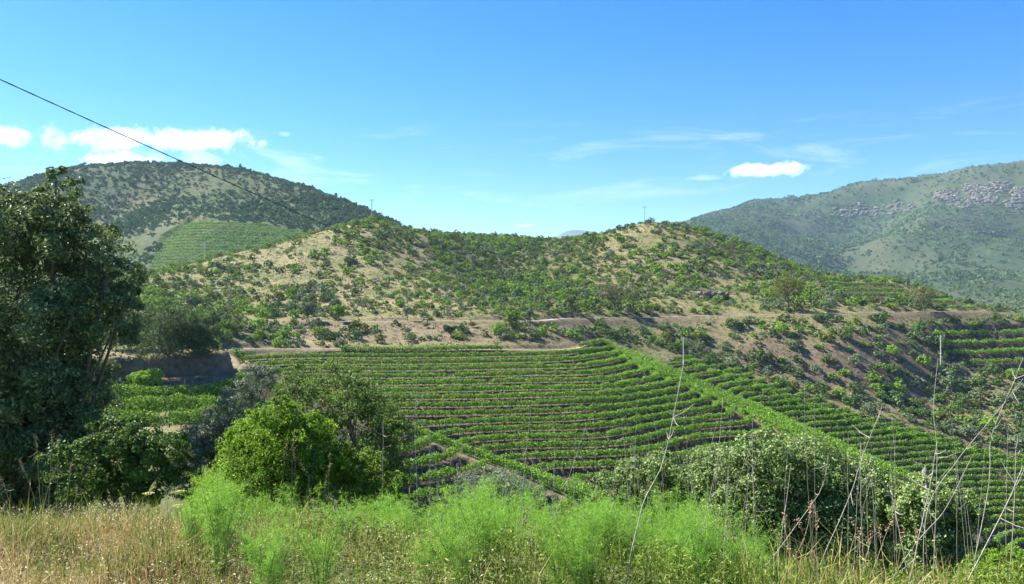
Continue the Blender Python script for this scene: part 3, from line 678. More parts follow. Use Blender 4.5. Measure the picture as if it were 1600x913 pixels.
far_scrub('rounded_hill_scrub', ev_lh, (-480,-10,440,760), 19000, 1.1, 2.4, (-10,625,200,440), lhd, M_FD, 'dark dotted scrub over the rounded hill', lh_reg)
far_scrub('rounded_hill_bushes', ev_lh, (-480,-10,440,760), 10000, 1.0, 2.0, (-10,625,200,440), lhd, M_FG, 'paler green bushes among dark scrub on the rounded hill', lh_reg)
rmd = lambda px, py, x, y: np.clip(IDW(px, py, [(1150,335,.7),(1300,330,.3),(1500,290,.12),(1600,270,.15),(1270,380,.95),(1230,400,1),(1400,340,.4),(1450,400,.5),(1520,400,.95),(1560,440,.95),(1420,440,.35),(1380,400,.4),(1500,350,.5),(1590,380,.6)]), 0, 1)
far_scrub('mountain_scrub', ev_rm, (330,1350,850,2080), 34000, 2.2, 4.2, (1080,1620,240,490), rmd, M_FD, 'dark scrub dotted over the mountain flank', patchy=130)
far_scrub('mountain_bushes', ev_rm, (330,1350,850,2080), 19000, 2.0, 3.8, (1080,1620,240,490), rmd, M_FG, 'paler bushes dotted over the mountain flank', patchy=130)
print('far', time.time()-T0)
# ------------------------------------------------------------------ trees along the dirt road
gt = np.random.default_rng(11)
KIND['pale'] = leaf_mat('pale_tree_leaves', (.09, .11, .04), (.19, .20, .08), (.28, .27, .12), .3, .6, .2)
def tree(name, label, loc, lobes, nleaf, Ln, Wd, mat, g, trunk_r, group=None, clump=.3, per=40, cat='tree', fork=.45, tilt=.9, low=-.6, inner=.15, limbs=None):
    """lobes relative to loc; trunk forks and a limb runs into every lobe"""
    root = link(name, None, loc=loc); lob = np.asarray(lobes, float)
    link('crown', mesh(name+'_crown', *foliage(lob, nleaf, Ln, Wd, g, clump, per, tilt, low, inner), mat), root)
    c = lob[:, :3].mean(0); fk = np.array([c[0]*.4, c[1]*.4, max(lob[:, 2].min()*fork, trunk_r*3)])
    tr = link('trunk', mesh(name+'_trunk', *tube(np.array([[0, 0, -.3], [.02, .01, fk[2]*.3], fk*.65+[.05*fk[2], 0, 0], fk]), [trunk_r*1.25, trunk_r, trunk_r*.85, trunk_r*.7], 8), M_BARK, True), root)
    ps = []
    for l in lob[::limbs or 1]:
        e = l[:3]; md = (fk+e)/2+g.normal(0, .08, 3)*np.linalg.norm(e-fk)
        ps.append(tube(np.array([fk, md, e]), [trunk_r*.55, trunk_r*.32, trunk_r*.12], 5))
        for k in range(0 if limbs else 3):
            d = sph(1, g)[0]; d[2] = abs(d[2])*.6; ps.append(tube(np.array([md, (md+e)/2+d*l[3]*.3, e+d*l[3:]*.8]), [trunk_r*.22, trunk_r*.14, trunk_r*.05], 4))
    link('limbs', mesh(name+'_limbs', *joinm(ps), M_BARK, True), root)
    tag(root, label, cat, group); return root
def road_tree(px, py0, py1, w, Y, mat, label, g, n=1800, seeds=7):
    x, y, _ = P(px, py1, Y); z = float(ground(np.array([x]), np.array([y]))[0]); H = (py1-py0)/F*Y; Wm = w/F*Y/2
    lob = []
    for i in range(seeds):
        a = g.uniform(0, 6.28); d = g.uniform(.2, .62)*Wm if i else 0
        lob.append((d*math.cos(a), d*math.sin(a)*.8, H*g.uniform(.45, .8), Wm*g.uniform(.35, .5), Wm*g.uniform(.3, .45), H*g.uniform(.16, .24)))
    return tree('roadside_tree', label, (x, y, z), lob, n, .34, .26, mat, g, max(.12, H*.025), 'trees along the dirt road', .34, 14)
road_tree(960, 446, 499, 52, 207, KIND['pale'], 'tall pale thin crowned tree where the dirt road bends', gt)
road_tree(893, 468, 500, 26, 198, KIND['pale'], 'slim pale tree beside the road bend', gt, 900, 5)
road_tree(990, 462, 497, 30, 212, KIND['pale'], 'small brownish tree behind the pale tree at the road bend', gt, 900, 5)
road_tree(1232, 436, 494, 62, 218, KIND['broom'], 'wide pale green tree on the road below the hill shoulder', gt, 2400, 8)
road_tree(1444, 448, 490, 54, 226, KIND['pale'], 'round pale tree beside the road near the small plot', gt, 2000, 8)
road_tree(480, 477, 508, 30, 178, KIND['grey'], 'round grey olive tree standing on the dirt road edge', gt, 1600, 6)
road_tree(637, 484, 508, 24, 180, KIND['grey'], 'small grey olive tree by the bare bank', gt, 1100, 5)
road_tree(528, 482, 510, 28, 178, KIND['green'], 'bright green round tree beside the grey olive', gt, 1500, 6)
road_tree(828, 490, 514, 22, 182, KIND['grey'], 'grey leaning tree under the saddle thicket', gt, 900, 5)
road_tree(800, 505, 540, 26, 172, KIND['green'], 'bright green tree on the bank above the vines', gt, 1300, 5)
road_tree(705, 522, 540, 24, 168, KIND['dark'], 'compact dark tree on the bank above the vines', gt, 1000, 5)
KIND2 = {'dark': leaf_mat('bank_oak_leaves', (.03, .06, .018), (.075, .125, .04), (.14, .19, .07), .25, .5, .35, 0), 'green': KIND['green'], 'broom': KIND['broom']}
# shrubs on top of the shaded cut bank
for px, py0, py1, w, Y, kn, lab in [(258,478,566,110,82,'dark','big dark green oak bush on top of the cut bank'),(200,495,562,80,85,'dark','dark oak bush beside the big one on the bank top'),
      (225,540,566,46,79,'green','low bright green bush at the lip of the cut bank'),(172,540,564,40,79,'broom','yellowish bush at the lip of the cut bank'),(306,515,562,56,84,'dark','small dark bush at the end of the cut bank')]:
    x, y, _ = P(px, py1, Y); z = float(ground(np.array([x]), np.array([y]))[0]); H = (py1-py0)/F*Y*1.1; Wm = w/F*Y/2; lob = []
    for i in range(8):
        a = gt.uniform(0, 6.28); d = gt.uniform(.2, .7)*Wm if i else 0
        lob.append((d*math.cos(a), d*math.sin(a), H*gt.uniform(.16, .66), Wm*gt.uniform(.42, .6), Wm*gt.uniform(.42, .6), H*gt.uniform(.22, .34)))
    tree('bank_bush', lab, (x, y, z), lob, 11000, .17, .12, KIND2[kn], gt, .09, None, .3, 22, 'bush', .3)

# ------------------------------------------------------------------ poles, cable, rocks
M_CONC = plain_mat('pole_concrete', (.36, .36, .345), (.48, .47, .45), 3, .8)
M_CABLE = plain_mat('cable_sheath', (.012, .012, .014), (.025, .025, .03), 30, .5)
M_STEEL = plain_mat('galvanised_steel', (.34, .36, .38), (.5, .52, .54), 10, .45)
def boxm(cx, cy, cz, sx, sy, sz):
    V = np.array([[a, b, c] for c in (-1, 1) for b in (-1, 1) for a in (-1, 1)], float)*np.array([sx, sy, sz])/2+np.array([cx, cy, cz])
    return V, np.array([[2, 3, 1, 0], [5, 7, 6, 4], [1, 5, 4, 0], [6, 7, 3, 2], [4, 6, 2, 0], [3, 7, 5, 1]])
def utility_pole(px, py_top, Y, label, arm=1.6, w=.34, base_Y=None):
    x, y, zt = P(px, py_top, Y); zb = float(ground(np.array([x]), np.array([y]))[0]); H = zt-zb
    root = link('utility_pole', None, loc=(x, y, zb))
    link('shaft', mesh('pole_shaft', *tube(np.array([[0, 0, -.5], [0, 0, H*.5], [0, 0, H]]), [w*.55, w*.45, w*.34], 8), M_CONC), root)
    ca = link('crossarm', mesh('pole_crossarm', *joinm([boxm(0, -.14, H-.45, arm, .1, .14), boxm(-arm*.2, -.12, H-.75, .06, .06, .6)]), M_STEEL), root)
    for q in (-1, 0, 1):
        link('insulator', mesh('pole_insulator', *tube(np.array([[q*arm*.44, -.14, H-.38], [q*arm*.44, -.14, H-.3], [q*arm*.44, -.14, H-.22], [q*arm*.44, -.14, H-.1]]), [.03, .08, .05, .07], 6), M_CONC), ca)
    tag(root, label, 'utility pole', 'utility poles across the hills'); return root, (x, y, zt)
utility_pole(581, 311, 286, 'pale pole on the summit of the tawny knoll')
utility_pole(1007, 322, 316, 'thin pole on the summit of the pointed knoll', 1.9, .26)
utility_pole(320, 377, 258, 'white pole before the vineyard of the rounded hill', 1.0, .36)
utility_pole(1470, 524, 200, 'pale pole in the scrub next to the small plot', 1.8, .28)
_, ptop = utility_pole(1068, 527, 176, 'pole at the gully head past the curved terraces', 1.3, .26)
# the cable: from a pole beside the viewpoint, out of frame, to the pole at the gully head
A = np.array(P(-150, 56, 17.5)); B = np.array([ptop[0], ptop[1], ptop[2]])
def cable_pts():
    # sag parabola through the end points and the point seen at (500, 358)
    t = np.linspace(0, 1, 120)[:, None]; base = A+(B-A)*t
    q = [k for k in range(120) if proj(*base[k])[0] > 500][0]; zneed = EYE+(HZ-358)/F*base[q, 1]; tt = t[q, 0]
    S = (base[q, 2]-zneed)/(4*tt*(1-tt)); base[:, 2] -= (4*S*t*(1-t))[:, 0]; return base
CB = cable_pts()
for k in range(0, 120, 6): print('cable', [round(float(v), 1) for v in proj(*CB[k])], round(CB[k, 1]), end=';')
c1 = []
tt = np.arange(0, 1, .0012); dense = np.c_[[np.interp(tt, np.linspace(0, 1, 120), CB[:, q]) for q in range(3)]].T
o = link('overhead_cable', mesh('overhead_cable', *tube(dense, .0145*(1+.22*np.sin(np.arange(len(dense))*2.1)), 6), M_CABLE, True)); tag(o, 'black twisted overhead cable slanting down across the valley', 'cable')
root = link('roadside_pole', None, loc=(float(A[0])-.1, float(A[1]), 0)); zb = float(ground(A[:1], A[1:2])[0]); root.location.z = zb
link('shaft', mesh('roadside_pole_shaft', *tube(np.array([[0, 0, -.4], [0, 0, 4], [0, 0, float(A[2])-zb+.4]]), [.14, .12, .1], 10), M_POST), root)
link('clamp', mesh('cable_clamp', *boxm(.1, 0, float(A[2])-zb, .2, .08, .12), M_STEEL), root); tag(root, 'wooden pole that carries the overhead cable beside the big tree', 'utility pole')

def rock(g, r):
    """a jagged block: a coarse ball with knocked-in facets"""
    a = np.linspace(0, 2*math.pi, 8)[:-1]; ph = np.array([-.9, -.45, .15, .6, .92]); s = np.sqrt(1-ph**2)
    V = np.stack([s[:, None]*np.cos(a), s[:, None]*np.sin(a), np.repeat(ph[:, None], 7, 1)], -1)*g.uniform(.72, 1.2, (5, 7, 1))
    V = np.sign(V)*np.abs(V)**.75*np.array([1.0, .85, .8])*r; c, s_ = math.cos(g.uniform(0, 6)), math.sin(g.uniform(0, 6)); V = V.reshape(-1, 3)
    i = np.arange(4)[:, None]*7; j = np.arange(7)[None]; k = (j+1) % 7; Fq = np.stack([i+j, i+k, i+7+k, i+7+j], -1).reshape(-1, 4)
    Fq = np.r_[Fq, [[28, 29, 30, 31], [28, 31, 32, 34], [32, 33, 34, 34]]][:-1]; return V, Fq
M_ROCK = plain_mat('crag_rock', (.11, .092, .072), (.27, .23, .185), .2, .95)
M_SCHIST = plain_mat('schist_rock', (.10, .08, .075), (.24, .19, .165), 1.2, .95)
gr = np.random.default_rng(3)
for pts, n, r0, r1, lab in [([(1480,305),(1520,296),(1560,293),(1600,300),(1590,318),(1540,310),(1500,318)], 600, 1.6, 4.6, 'broad pale crag under the mountain crest'),
                            ([(1320,332),(1345,326),(1360,330)], 70, 2, 5, 'small reddish crag beside the dark gully of the mountain'),
                            ([(1380,330),(1400,324),(1412,322)], 60, 2, 5, 'small pale crag midway along the mountain')]:
    ps = []; tries = 0; poly = np.array(pts)
    Xc = gr.uniform(500, 1300, 200000); Yc = gr.uniform(1300, 2000, 200000); Zc = ev_rm(Xc, Yc); pxc, pyc = proj(Xc, Yc, Zc)
    dmin = np.min([np.hypot((pxc-a)/20, (pyc-b)/9) for a, b in pts], 0); kk = np.flatnonzero(dmin < 1)[:n]
    for k in kk:
        V, Fq = rock(gr, gr.uniform(r0, r1)); ps.append((V*np.array([1.3, 1, .8])+np.array([Xc[k], Yc[k], Zc[k]]), Fq))
    if ps:
        o = link('crag', mesh('crag', *joinm(ps), M_ROCK)); tag(o, lab, 'rocks', kind='stuff')
x, y, _ = P(1115, 470, 232); z = float(ground(np.array([x]), np.array([y]))[0])
root = link('rock_outcrop', None, loc=(x, y, z)); tag(root, 'dark schist outcrop on the slope above the dirt road', 'rock')
for k in range(34):
    V, Fq = rock(gr, gr.uniform(.35, 1.2)); link('rock', mesh('rock', V, Fq, M_SCHIST), root, loc=(gr.uniform(-4, 4), gr.uniform(-1.5, 1.5), gr.uniform(-.3, 1.9)))
print('poles', time.time()-T0)
# ------------------------------------------------------------------ foreground trees and bushes
gf = np.random.default_rng(17)
M_OAK = leaf_mat('oak_leaves', (.05, .085, .03), (.125, .185, .065), (.29, .36, .16), .35, .42, .45, .0)
M_BROOM = leaf_mat('bright_bush_leaves', (.055, .125, .01), (.145, .265, .022), (.28, .41, .055), .45, .55, .3, .0)
M_ALM = leaf_mat('sapling_leaves', (.05, .095, .02), (.11, .18, .04), (.22, .25, .06), .4, .45, .4, .0)
M_ALM2 = leaf_mat('low_bush_leaves', (.06, .12, .018), (.15, .24, .03), (.28, .36, .06), .4, .5, .3, .0)
M_OLIVE = leaf_mat('grey_bush_leaves', (.09, .12, .07), (.18, .23, .14), (.30, .34, .23), .25, .5, .4, .0)
M_CIST = leaf_mat('pale_bush_leaves', (.07, .12, .028), (.175, .255, .07), (.37, .45, .18), .3, .45, .4, .0)
M_IVY = leaf_mat('dark_bush_leaves', (.03, .065, .012), (.075, .15, .025), (.15, .25, .04), .4, .45, .4, .0)
def gh(x, y): return float(ground(np.array([x]), np.array([y]))[0])
def lobes_px(L, Y, base, g, dj=.25, back=True, name_front=False):
    """lobes given as (px, py, radius m); spread in depth about Y, relative to base"""
    out = []
    for px, py, r in L:
        yy = Y+g.uniform(-1, 1)*dj*r*2; x, y, z = P(px, py, yy); out.append((x-base[0], y-base[1], z-base[2], r, r*1.05, r*.9))
        if name_front: x3, y3, z3 = P(px+g.normal(0, 25), py+g.normal(0, 25), yy-r*1.1); out.append((x3-base[0], y3-base[1], z3-base[2], r*.75, r*.75, r*.7))
        if back: yy2 = yy+r*1.1; x2, y2, z2 = P(px, py, yy); out.append((x2-base[0]+g.normal(0, .2)*r, yy2-base[1], z2-base[2]-.1*r, r*.95, r, r*.9))
    return out
def px_tree(name, label, L, Y, bx_, n, Ln, Wd, mat, tr, cat, clump=.3, per=60, **kw):
    x = (bx_-800)/F*Y; base = (x, Y, gh(x, Y)); return tree(name, label, base, lobes_px(L, Y, base, gf, name_front=name == 'oak_tree'), n, Ln, Wd, mat, gf, tr, None, clump, per, cat, **kw)
px_tree('oak_tree', 'large dark grey green oak rising behind dry grass', [(40,345,.85),(-60,360,1.2),(100,355,.6),(125,400,.75),(165,430,.55),(195,470,.38),(60,430,1.0),(-40,450,1.3),(120,500,.8),(40,530,1.1),(175,520,.45),(-50,570,1.3),(80,600,.7),(30,640,1.1),(95,560,.55),(-40,690,1.2),(60,730,.9),(140,470,.6),(15,325,.55),(70,330,.5),(90,690,.6),(20,590,1.2),(80,640,.9),(-20,760,1.1),(110,760,.7),(20,800,.8),(90,800,.6),(-40,820,.9),(60,690,.9)], 18, 20, 135000, .095, .05, M_OAK, .17, 'tree', .36, 85, inner=.25, fork=.7, limbs=5)
px_tree('dark_bush', 'deep green leafy bush under the large oak', [(165,690,.40),(205,685,.34),(240,715,.40),(190,740,.45),(150,755,.4),(250,755,.35),(215,775,.3),(120,725,.45),(125,770,.4)], 13, 195, 16000, .06, .04, M_IVY, .05, 'bush', .3, 60)
px_tree('grey_bush', 'silvery grey bush between vine rows and bright bush', [(390,598,.30),(372,630,.32),(345,660,.34),(318,690,.36),(300,715,.36),(275,735,.32),(335,715,.36),(360,680,.3),(410,590,.22),(290,770,.3)], 15, 335, 24000, .055, .02, M_OLIVE, .05, 'bush', .32, 60)
px_tree('bright_bush', 'bright yellow green bush in front of the sapling', [(432,664,.27),(405,690,.32),(465,690,.30),(375,735,.32),(440,740,.38),(500,735,.28),(350,775,.28),(410,785,.3),(480,780,.3),(380,690,.22),(478,672,.2),(330,770,.22),(445,632,.1),(415,642,.11),(462,640,.09),(395,655,.12),(360,700,.13),(345,735,.12),(500,695,.13),(515,725,.12),(330,745,.1),(432,622,.07),(488,655,.1),(372,672,.1)], 9.5, 425, 52000, .034, .016, M_BROOM, .035, 'bush', .30, 42, tilt=1.1, inner=.25)
px_tree('sapling', 'slender dark leaved sapling with reddish tips', [(520,590,.28),(482,615,.3),(560,610,.3),(600,640,.3),(622,680,.26),(545,655,.38),(590,700,.34),(500,670,.34),(612,735,.28),(560,745,.34),(455,588,.2),(440,615,.2),(520,720,.3)], 13, 590, 12500, .052, .032, M_ALM, .035, 'sapling', .4, 22, inner=.35)
px_tree('low_bush', 'low green bush at the foot of the sapling', [(535,715,.18),(572,730,.2),(525,750,.22),(560,770,.22),(600,765,.18)], 9.8, 550, 13000, .035, .02, M_ALM2, .025, 'bush', .32, 50)
px_tree('pale_bush', 'large pale leaved bush tangled with dry stalks', [(1130,745,.34),(1195,725,.34),(1265,732,.38),(1330,765,.38),(1375,790,.34),(1165,795,.42),(1240,800,.48),(1320,835,.50),(1385,850,.42),(1200,855,.45),(1275,870,.48),(1140,830,.35),(1230,745,.36),(1340,890,.4)], 9.6, 1260, 95000, .036, .024, M_CIST, .05, 'bush', .34, 50, inner=.3)
px_tree('pale_bush', 'small pale bush beside the large tangled bush', [(955,775,.26),(1000,752,.28),(1045,738,.26),(1075,770,.30),(1020,795,.32),(1095,760,.24),(970,800,.3)], 10.4, 1030, 26000, .036, .024, M_CIST, .04, 'bush', .30, 70)
px_tree('pale_bush', 'pale bush around the weathered fence post', [(1425,795,.24),(1465,785,.27),(1500,800,.24),(1455,830,.32),(1500,845,.30),(1435,880,.32),(1485,890,.32),(1450,800,.28)], 8.9, 1470, 40000, .036, .024, M_CIST, .04, 'bush', .30, 70)
px_tree('dry_bush', 'greyish half dry bush under the spur rows', [(745,765,.3),(790,775,.32),(830,790,.25)], 12, 785, 6000, .05, .015, M_OLIVE, .03, 'bush', .35, 30)
px_tree('low_bush', 'low bright green bush at the open bank end past the stalks', [(1545,905,.16),(1575,888,.18),(1605,895,.2),(1560,920,.2),(1600,930,.2)], 7.6, 1575, 9000, .03, .016, M_BROOM, .02, 'bush', .34, 40)
print('bushes', time.time()-T0)

# ------------------------------------------------------------------ fennel
M_FEN = leaf_mat('fennel_leaves', (.085, .21, .025), (.17, .34, .045), (.32, .48, .095), .5, .6, .2, .12)
M_FST = plain_mat('fennel_stem', (.12, .22, .05), (.22, .33, .09), 10, .6)
def needles(C, D, Ln, w):
    """thin two-sided blades from C along D"""
    n = len(C); side = unit(np.cross(D, gf.normal(size=(n, 3))))*w
    V = np.stack([C-side, C+side, C+D*Ln[:, None]], 1).reshape(-1, 3); return V, np.arange(3*n).reshape(-1, 3)
def fennel_mesh(g, stems=9, h=1.0):
    st, Cs, Ds, Ls = [], [], [], []
    for s in range(stems):
        a = g.uniform(0, 6.28); lean = g.uniform(.08, .42); hh = h*g.uniform(.6, 1.0)
        top = np.array([math.cos(a)*lean*hh, math.sin(a)*lean*hh, hh]); p = np.array([[math.cos(a)*.03, math.sin(a)*.03, -.05], top*[.35, .35, .5], top])
        st.append(tube(p, [.006, .005, .002], 4))
        for k in range(9):
            f = g.uniform(.12, 1.0); b = p[1]*(1-abs(2*f-1))+(p[0] if f < .5 else p[2])*abs(2*f-1)
            d = sph(1, g)[0]; d[2] = abs(d[2])*.7+.35; d = d/np.linalg.norm(d); fl = .26*h*g.uniform(.6, 1.1)
            # a frond: axis, branchlets and fine threads
            for q in range(9):
                o_ = b+d*fl*(q/9); bd = unit(d*.7+sph(1, g)[0]*.8); bl = fl*.42*(1-.55*q/9)
                m = 7; tt = g.uniform(0, 1, m); Cs.append(o_+bd*bl*tt[:, None]); Ds.append(unit(bd*.7+sph(m, g)*.7)); Ls.append(g.uniform(.025, .065, m)*h)
                Cs.append(o_[None]); Ds.append(bd[None]); Ls.append(np.array([bl]))
    C, D, Ln = np.concatenate(Cs), np.concatenate(Ds), np.concatenate(Ls)
    V, T = needles(C, D, Ln, .0017); return mesh('fennel_foliage', V, T, M_FEN), mesh('fennel_stems', *joinm(st), M_FST)
FEN = [fennel_mesh(gf) for _ in range(5)]
TOPX = [200,240,300,380,440,480,560,640,740,800,900,1000,1100,1200,1260]; TOPY = [860,800,775,752,762,815,795,775,768,800,785,785,795,835,880]
pl_ = []
for px0, px1, n, lab in ((245,455,24,'feathery bright green fennel at the edge of the dry grass'), (470,770,36,'shorter feathery fennel among mixed weeds before the sapling'), (745,1235,104,'feathery light green fennel in front of the pale bushes')):
    k = 0; tr_ = 0
    while k < n and tr_ < 4000:
        tr_ += 1; px = gf.uniform(px0, px1); Y = gf.uniform(4.6, 8.6); x = (px-800)/F*Y; z0 = gh(x, Y)
        top = np.interp(px, TOPX, TOPY)+60*(float(vnoise(px, 0., 55., 6))-.45)+gf.exponential(24)*(1 if Y > 6 else 2); h = EYE+(HZ-top)/F*Y-z0
        if not .28 < h < 1.35: continue
        fm, sm_ = FEN[int(gf.integers(5))]; hs_ = min(max(h, .45), 1.0)
        root = link('fennel_plant', None, loc=(x, Y, z0), rotz=gf.uniform(0, 6.28), scale=(hs_, hs_, h)); link('foliage', fm, root); link('stems', sm_, root)
        size = 'tall' if h > .85 else 'knee-high' if h > .6 else 'low'
        spot = 'at the edge of the dry grass' if px < 460 else 'before the low bush' if px < 620 else 'below the spur rows' if px < 880 else 'before the small pale bush' if px < 1090 else 'before the large pale bush'
        tag(root, size+' feathery bright green fennel '+spot, 'fennel', 'fennel '+spot); k += 1
    print('fennel', k, end=' ')

# ------------------------------------------------------------------ grass
M_DRY = leaf_mat('dry_grass_blades', (.30, .22, .08), (.47, .38, .165), (.62, .55, .31), .35, .7, .15)
M_GRN = leaf_mat('green_grass_blades', (.065, .12, .016), (.14, .21, .03), (.26, .29, .08), .4, .6, .2)
def blades(x, y, hgt, w, g, lean=.45):
    n = len(x); z = ground(x, y); a = g.uniform(0, 6.28, n); b = g.uniform(0, 6.28, n)
    base = np.c_[x, y, z-.01]; ln = np.abs(g.normal(0, lean, n))*hgt; off = np.c_[np.cos(b)*ln, np.sin(b)*ln, 0*ln]
    s = np.c_[np.cos(a), np.sin(a), 0*a]*np.broadcast_to(w, (n,))[:, None]; up = np.array([0, 0, 1.])
    mid = base+off*.3+up*(hgt*.6)[:, None]; tip = base+off+up*hgt[:, None]
    V = np.stack([base-s, base+s, mid+s*.8, mid-s*.8, tip], 1).reshape(-1, 3); q = np.arange(n)[:, None]*5
    return V, [q+np.array([0, 1, 2, 3]), q+np.array([3, 2, 4])]
def field(name, n, fx, fy, hm, w, mat, label, g, keep=None, lean=.45):
    y = g.uniform(*fy, n); px = g.uniform(*fx, n); x = (px-800)/F*y
    if keep is not None: k = keep(px, y, x); x, y = x[k], y[k]
    h = hm*np.clip(g.lognormal(0, .4, len(x)), .3, 2.2)*(.45+1.1*vnoise(x, y, .55, 31))
    o = link(name, mesh(name, *blades(x, y, h, w, g, lean), mat)); tag(o, label, 'grass', kind='stuff'); return o
def patch(px, y, sc_, seed): return .5+.5*np.sin(px*.011*sc_+seed+1.3*np.sin(y*1.1))*np.sin(y*1.7*sc_+seed*2+1.1*np.sin(px*.009))
field('dry_grass', 30000, (-60, 420), (3.9, 7.6), .10, .0024, M_DRY, 'dry straw coloured grass under the oak edge', gf, lambda px, y, x: gf.random(len(px)) < np.interp(px, [-60, 230, 300, 420], [1, 1, .5, .12])*(.3+1.1*vnoise(x, y, .5, 3)), .7)
field('dry_grass', 8000, (380, 980), (3.9, 8.5), .12, .0025, M_DRY, 'dry grass showing between the green weeds', gf, lambda px, y, x: gf.random(len(px)) < patch(px, y, 1, .4)*np.interp(px, [380, 480, 700, 760, 980], [.3, 1, .9, .35, .1]), .6)
field('green_grass', 52000, (200, 1640), (3.9, 9.5), .12, .0024, M_GRN, 'fresh green grass and weeds along the bank', gf, lambda px, y, x: gf.random(len(px)) < (.35+.65*patch(px, y, 1.3, 2))*np.interp(px, [200, 300, 480, 560, 700, 800, 1200], [.15, .6, .8, .8, .7, .5, .8]), .6)
field('dry_grass', 4500, (1150, 1640), (3.9, 7.5), .15, .0024, M_DRY, 'dry grass at the foot of the large pale bush', gf, lambda px, y, x: gf.random(len(px)) < np.interp(px, [1150, 1230, 1450, 1560], [.1, 1, .8, .2])*patch(px, y, 1.4, 3), .6)
field('green_grass', 9000, (-60, 330), (4.2, 8), .16, .0028, M_GRN, 'green blades growing through the dry grass', gf, lambda px, y, x: gf.random(len(px)) < np.clip(2.2*vnoise(x, y, .45, 12)-.75+.25*(y > 5.6), 0, 1), .5)
field('slope_grass', 40000, (-100, 1700), (9.5, 24), .28, .006, M_GRN, 'rough green grass on the falling slope', gf, None, .6)
# low leafy weeds that fill in under the fennel, and seeds and flecks in the dry grass
M_WEED = leaf_mat('weed_leaves', (.07, .125, .016), (.155, .235, .03), (.31, .33, .09), .4, .55, .3)
def litter(name, n, fx, fy, hmax, Ln, Wd, mat, label, keep=None):
    y = gf.uniform(*fy, n); px = gf.uniform(*fx, n); x = (px-800)/F*y; k = slice(None) if keep is None else keep(px, y)
    x, y = x[k], y[k]; C = np.c_[x, y, ground(x, y)+hmax*gf.random(len(x))**1.4]
    o = link(name, mesh(name, *leafquads(C, np.tile([-.2, -.3, .8], (len(x), 1)), Ln, Wd, gf, 1.2), mat)); tag(o, label, 'weeds', kind='stuff')
litter('weeds', 60000, (430, 1650), (4.3, 9.0), .2, .035, .012, M_WEED, 'low leafy weeds under the fennel', lambda px, y: gf.random(len(px)) < (.2+.8*patch(px, y, 1.7, 5))*np.interp(px, [430, 1150, 1250, 1450, 1560], [1, 1, .35, .45, 1]))
litter('weeds', 9000, (-60, 470), (4.2, 7.6), .16, .026, .009, M_WEED, 'green weed leaves scattered in the dry grass', lambda px, y: gf.random(len(px)) < patch(px, y, 2.1, 1)**2)
M_CHAFF = leaf_mat('chaff', (.25, .15, .08), (.52, .42, .26), (.80, .74, .58), .3, .7, .2)
litter('grass_seed', 16000, (-60, 800), (4.2, 7.8), .22, .018, .007, M_CHAFF, 'brown and cream seed heads over the dry grass', lambda px, y: gf.random(len(px)) < np.interp(px, [-60, 260, 460, 560, 700, 800], [1, 1, .25, .5, .5, .1]))
# tall seeding grass stalks at the foot of the oak
M_STRAW = plain_mat('straw_stem', (.36, .30, .14), (.55, .47, .25), 20, .7)
M_GREY = plain_mat('bleached_stalk', (.20, .175, .15), (.40, .36, .31), 25, .8)
M_BROWN = plain_mat('brown_stalk', (.12, .075, .045), (.24, .16, .10), 25, .8)
M_SEED = plain_mat('seed_head', (.20, .14, .08), (.40, .31, .18), 40, .9)
def stalk(name, label, group, pts, Y, r, mat, twigs=0, head=None, g=gf, ground_it=True):
    """a stalk through photo points from the foot up, at one depth, its foot carried down to the ground"""
    q = np.array([P(a, b, Y+k*.04) for k, (a, b) in enumerate(pts)]); d0 = unit((q[0]-q[1])[None])[0]
    zg_ = gh(q[0, 0], q[0, 1])
    if q[0, 2] > zg_-.03:
        st = min((q[0, 2]-zg_+.05)/max(-d0[2], .5), 2.5); q = np.r_[[q[0]+d0*st], q]
        q[0, 2] = min(q[0, 2], gh(q[0, 0], q[0, 1])-.03)
    c = smoothline(q, 5); n = len(c); c = c+np.c_[np.cumsum(g.normal(0, .0022, (n, 3)), 0)]
    root = link(name, None, loc=tuple(float(v) for v in c[0])); o0 = c[0]
    link('stem', mesh('stalk_stem', *tube(c-o0, np.linspace(r*.72, r*.36, n), 5), mat, True), root)
    for k in range(twigs):
        i = int(n-2-min(abs(g.normal(0, n*.22)), n*.6)); d = unit((c[i]-c[i-1])[None]+g.normal(0, .55, (1, 3)))[0]; L = g.uniform(.06, .2)
        link('twig', mesh('stalk_twig', *tube(np.array([c[i], c[i]+d*L*.5, c[i]+d*L+[0, 0, .02]])-o0, [r*.5, r*.4, r*.2], 4), mat), root)
    if head:
        m = 40; t = g.uniform(0, 1, m); a = c[-1]-o0; d = unit((c[-1]-c[-3])[None])[0]
        C = a+d*(t[:, None]-.5)*head+g.normal(0, .008, (m, 3)); link('seed_head', mesh('stalk_seed_head', *leafquads(C, sph(m, g), .016, .007, g), M_SEED), root)
    tag(root, label, 'dry stalk', group); return root
S = 'bleached dry stalk '
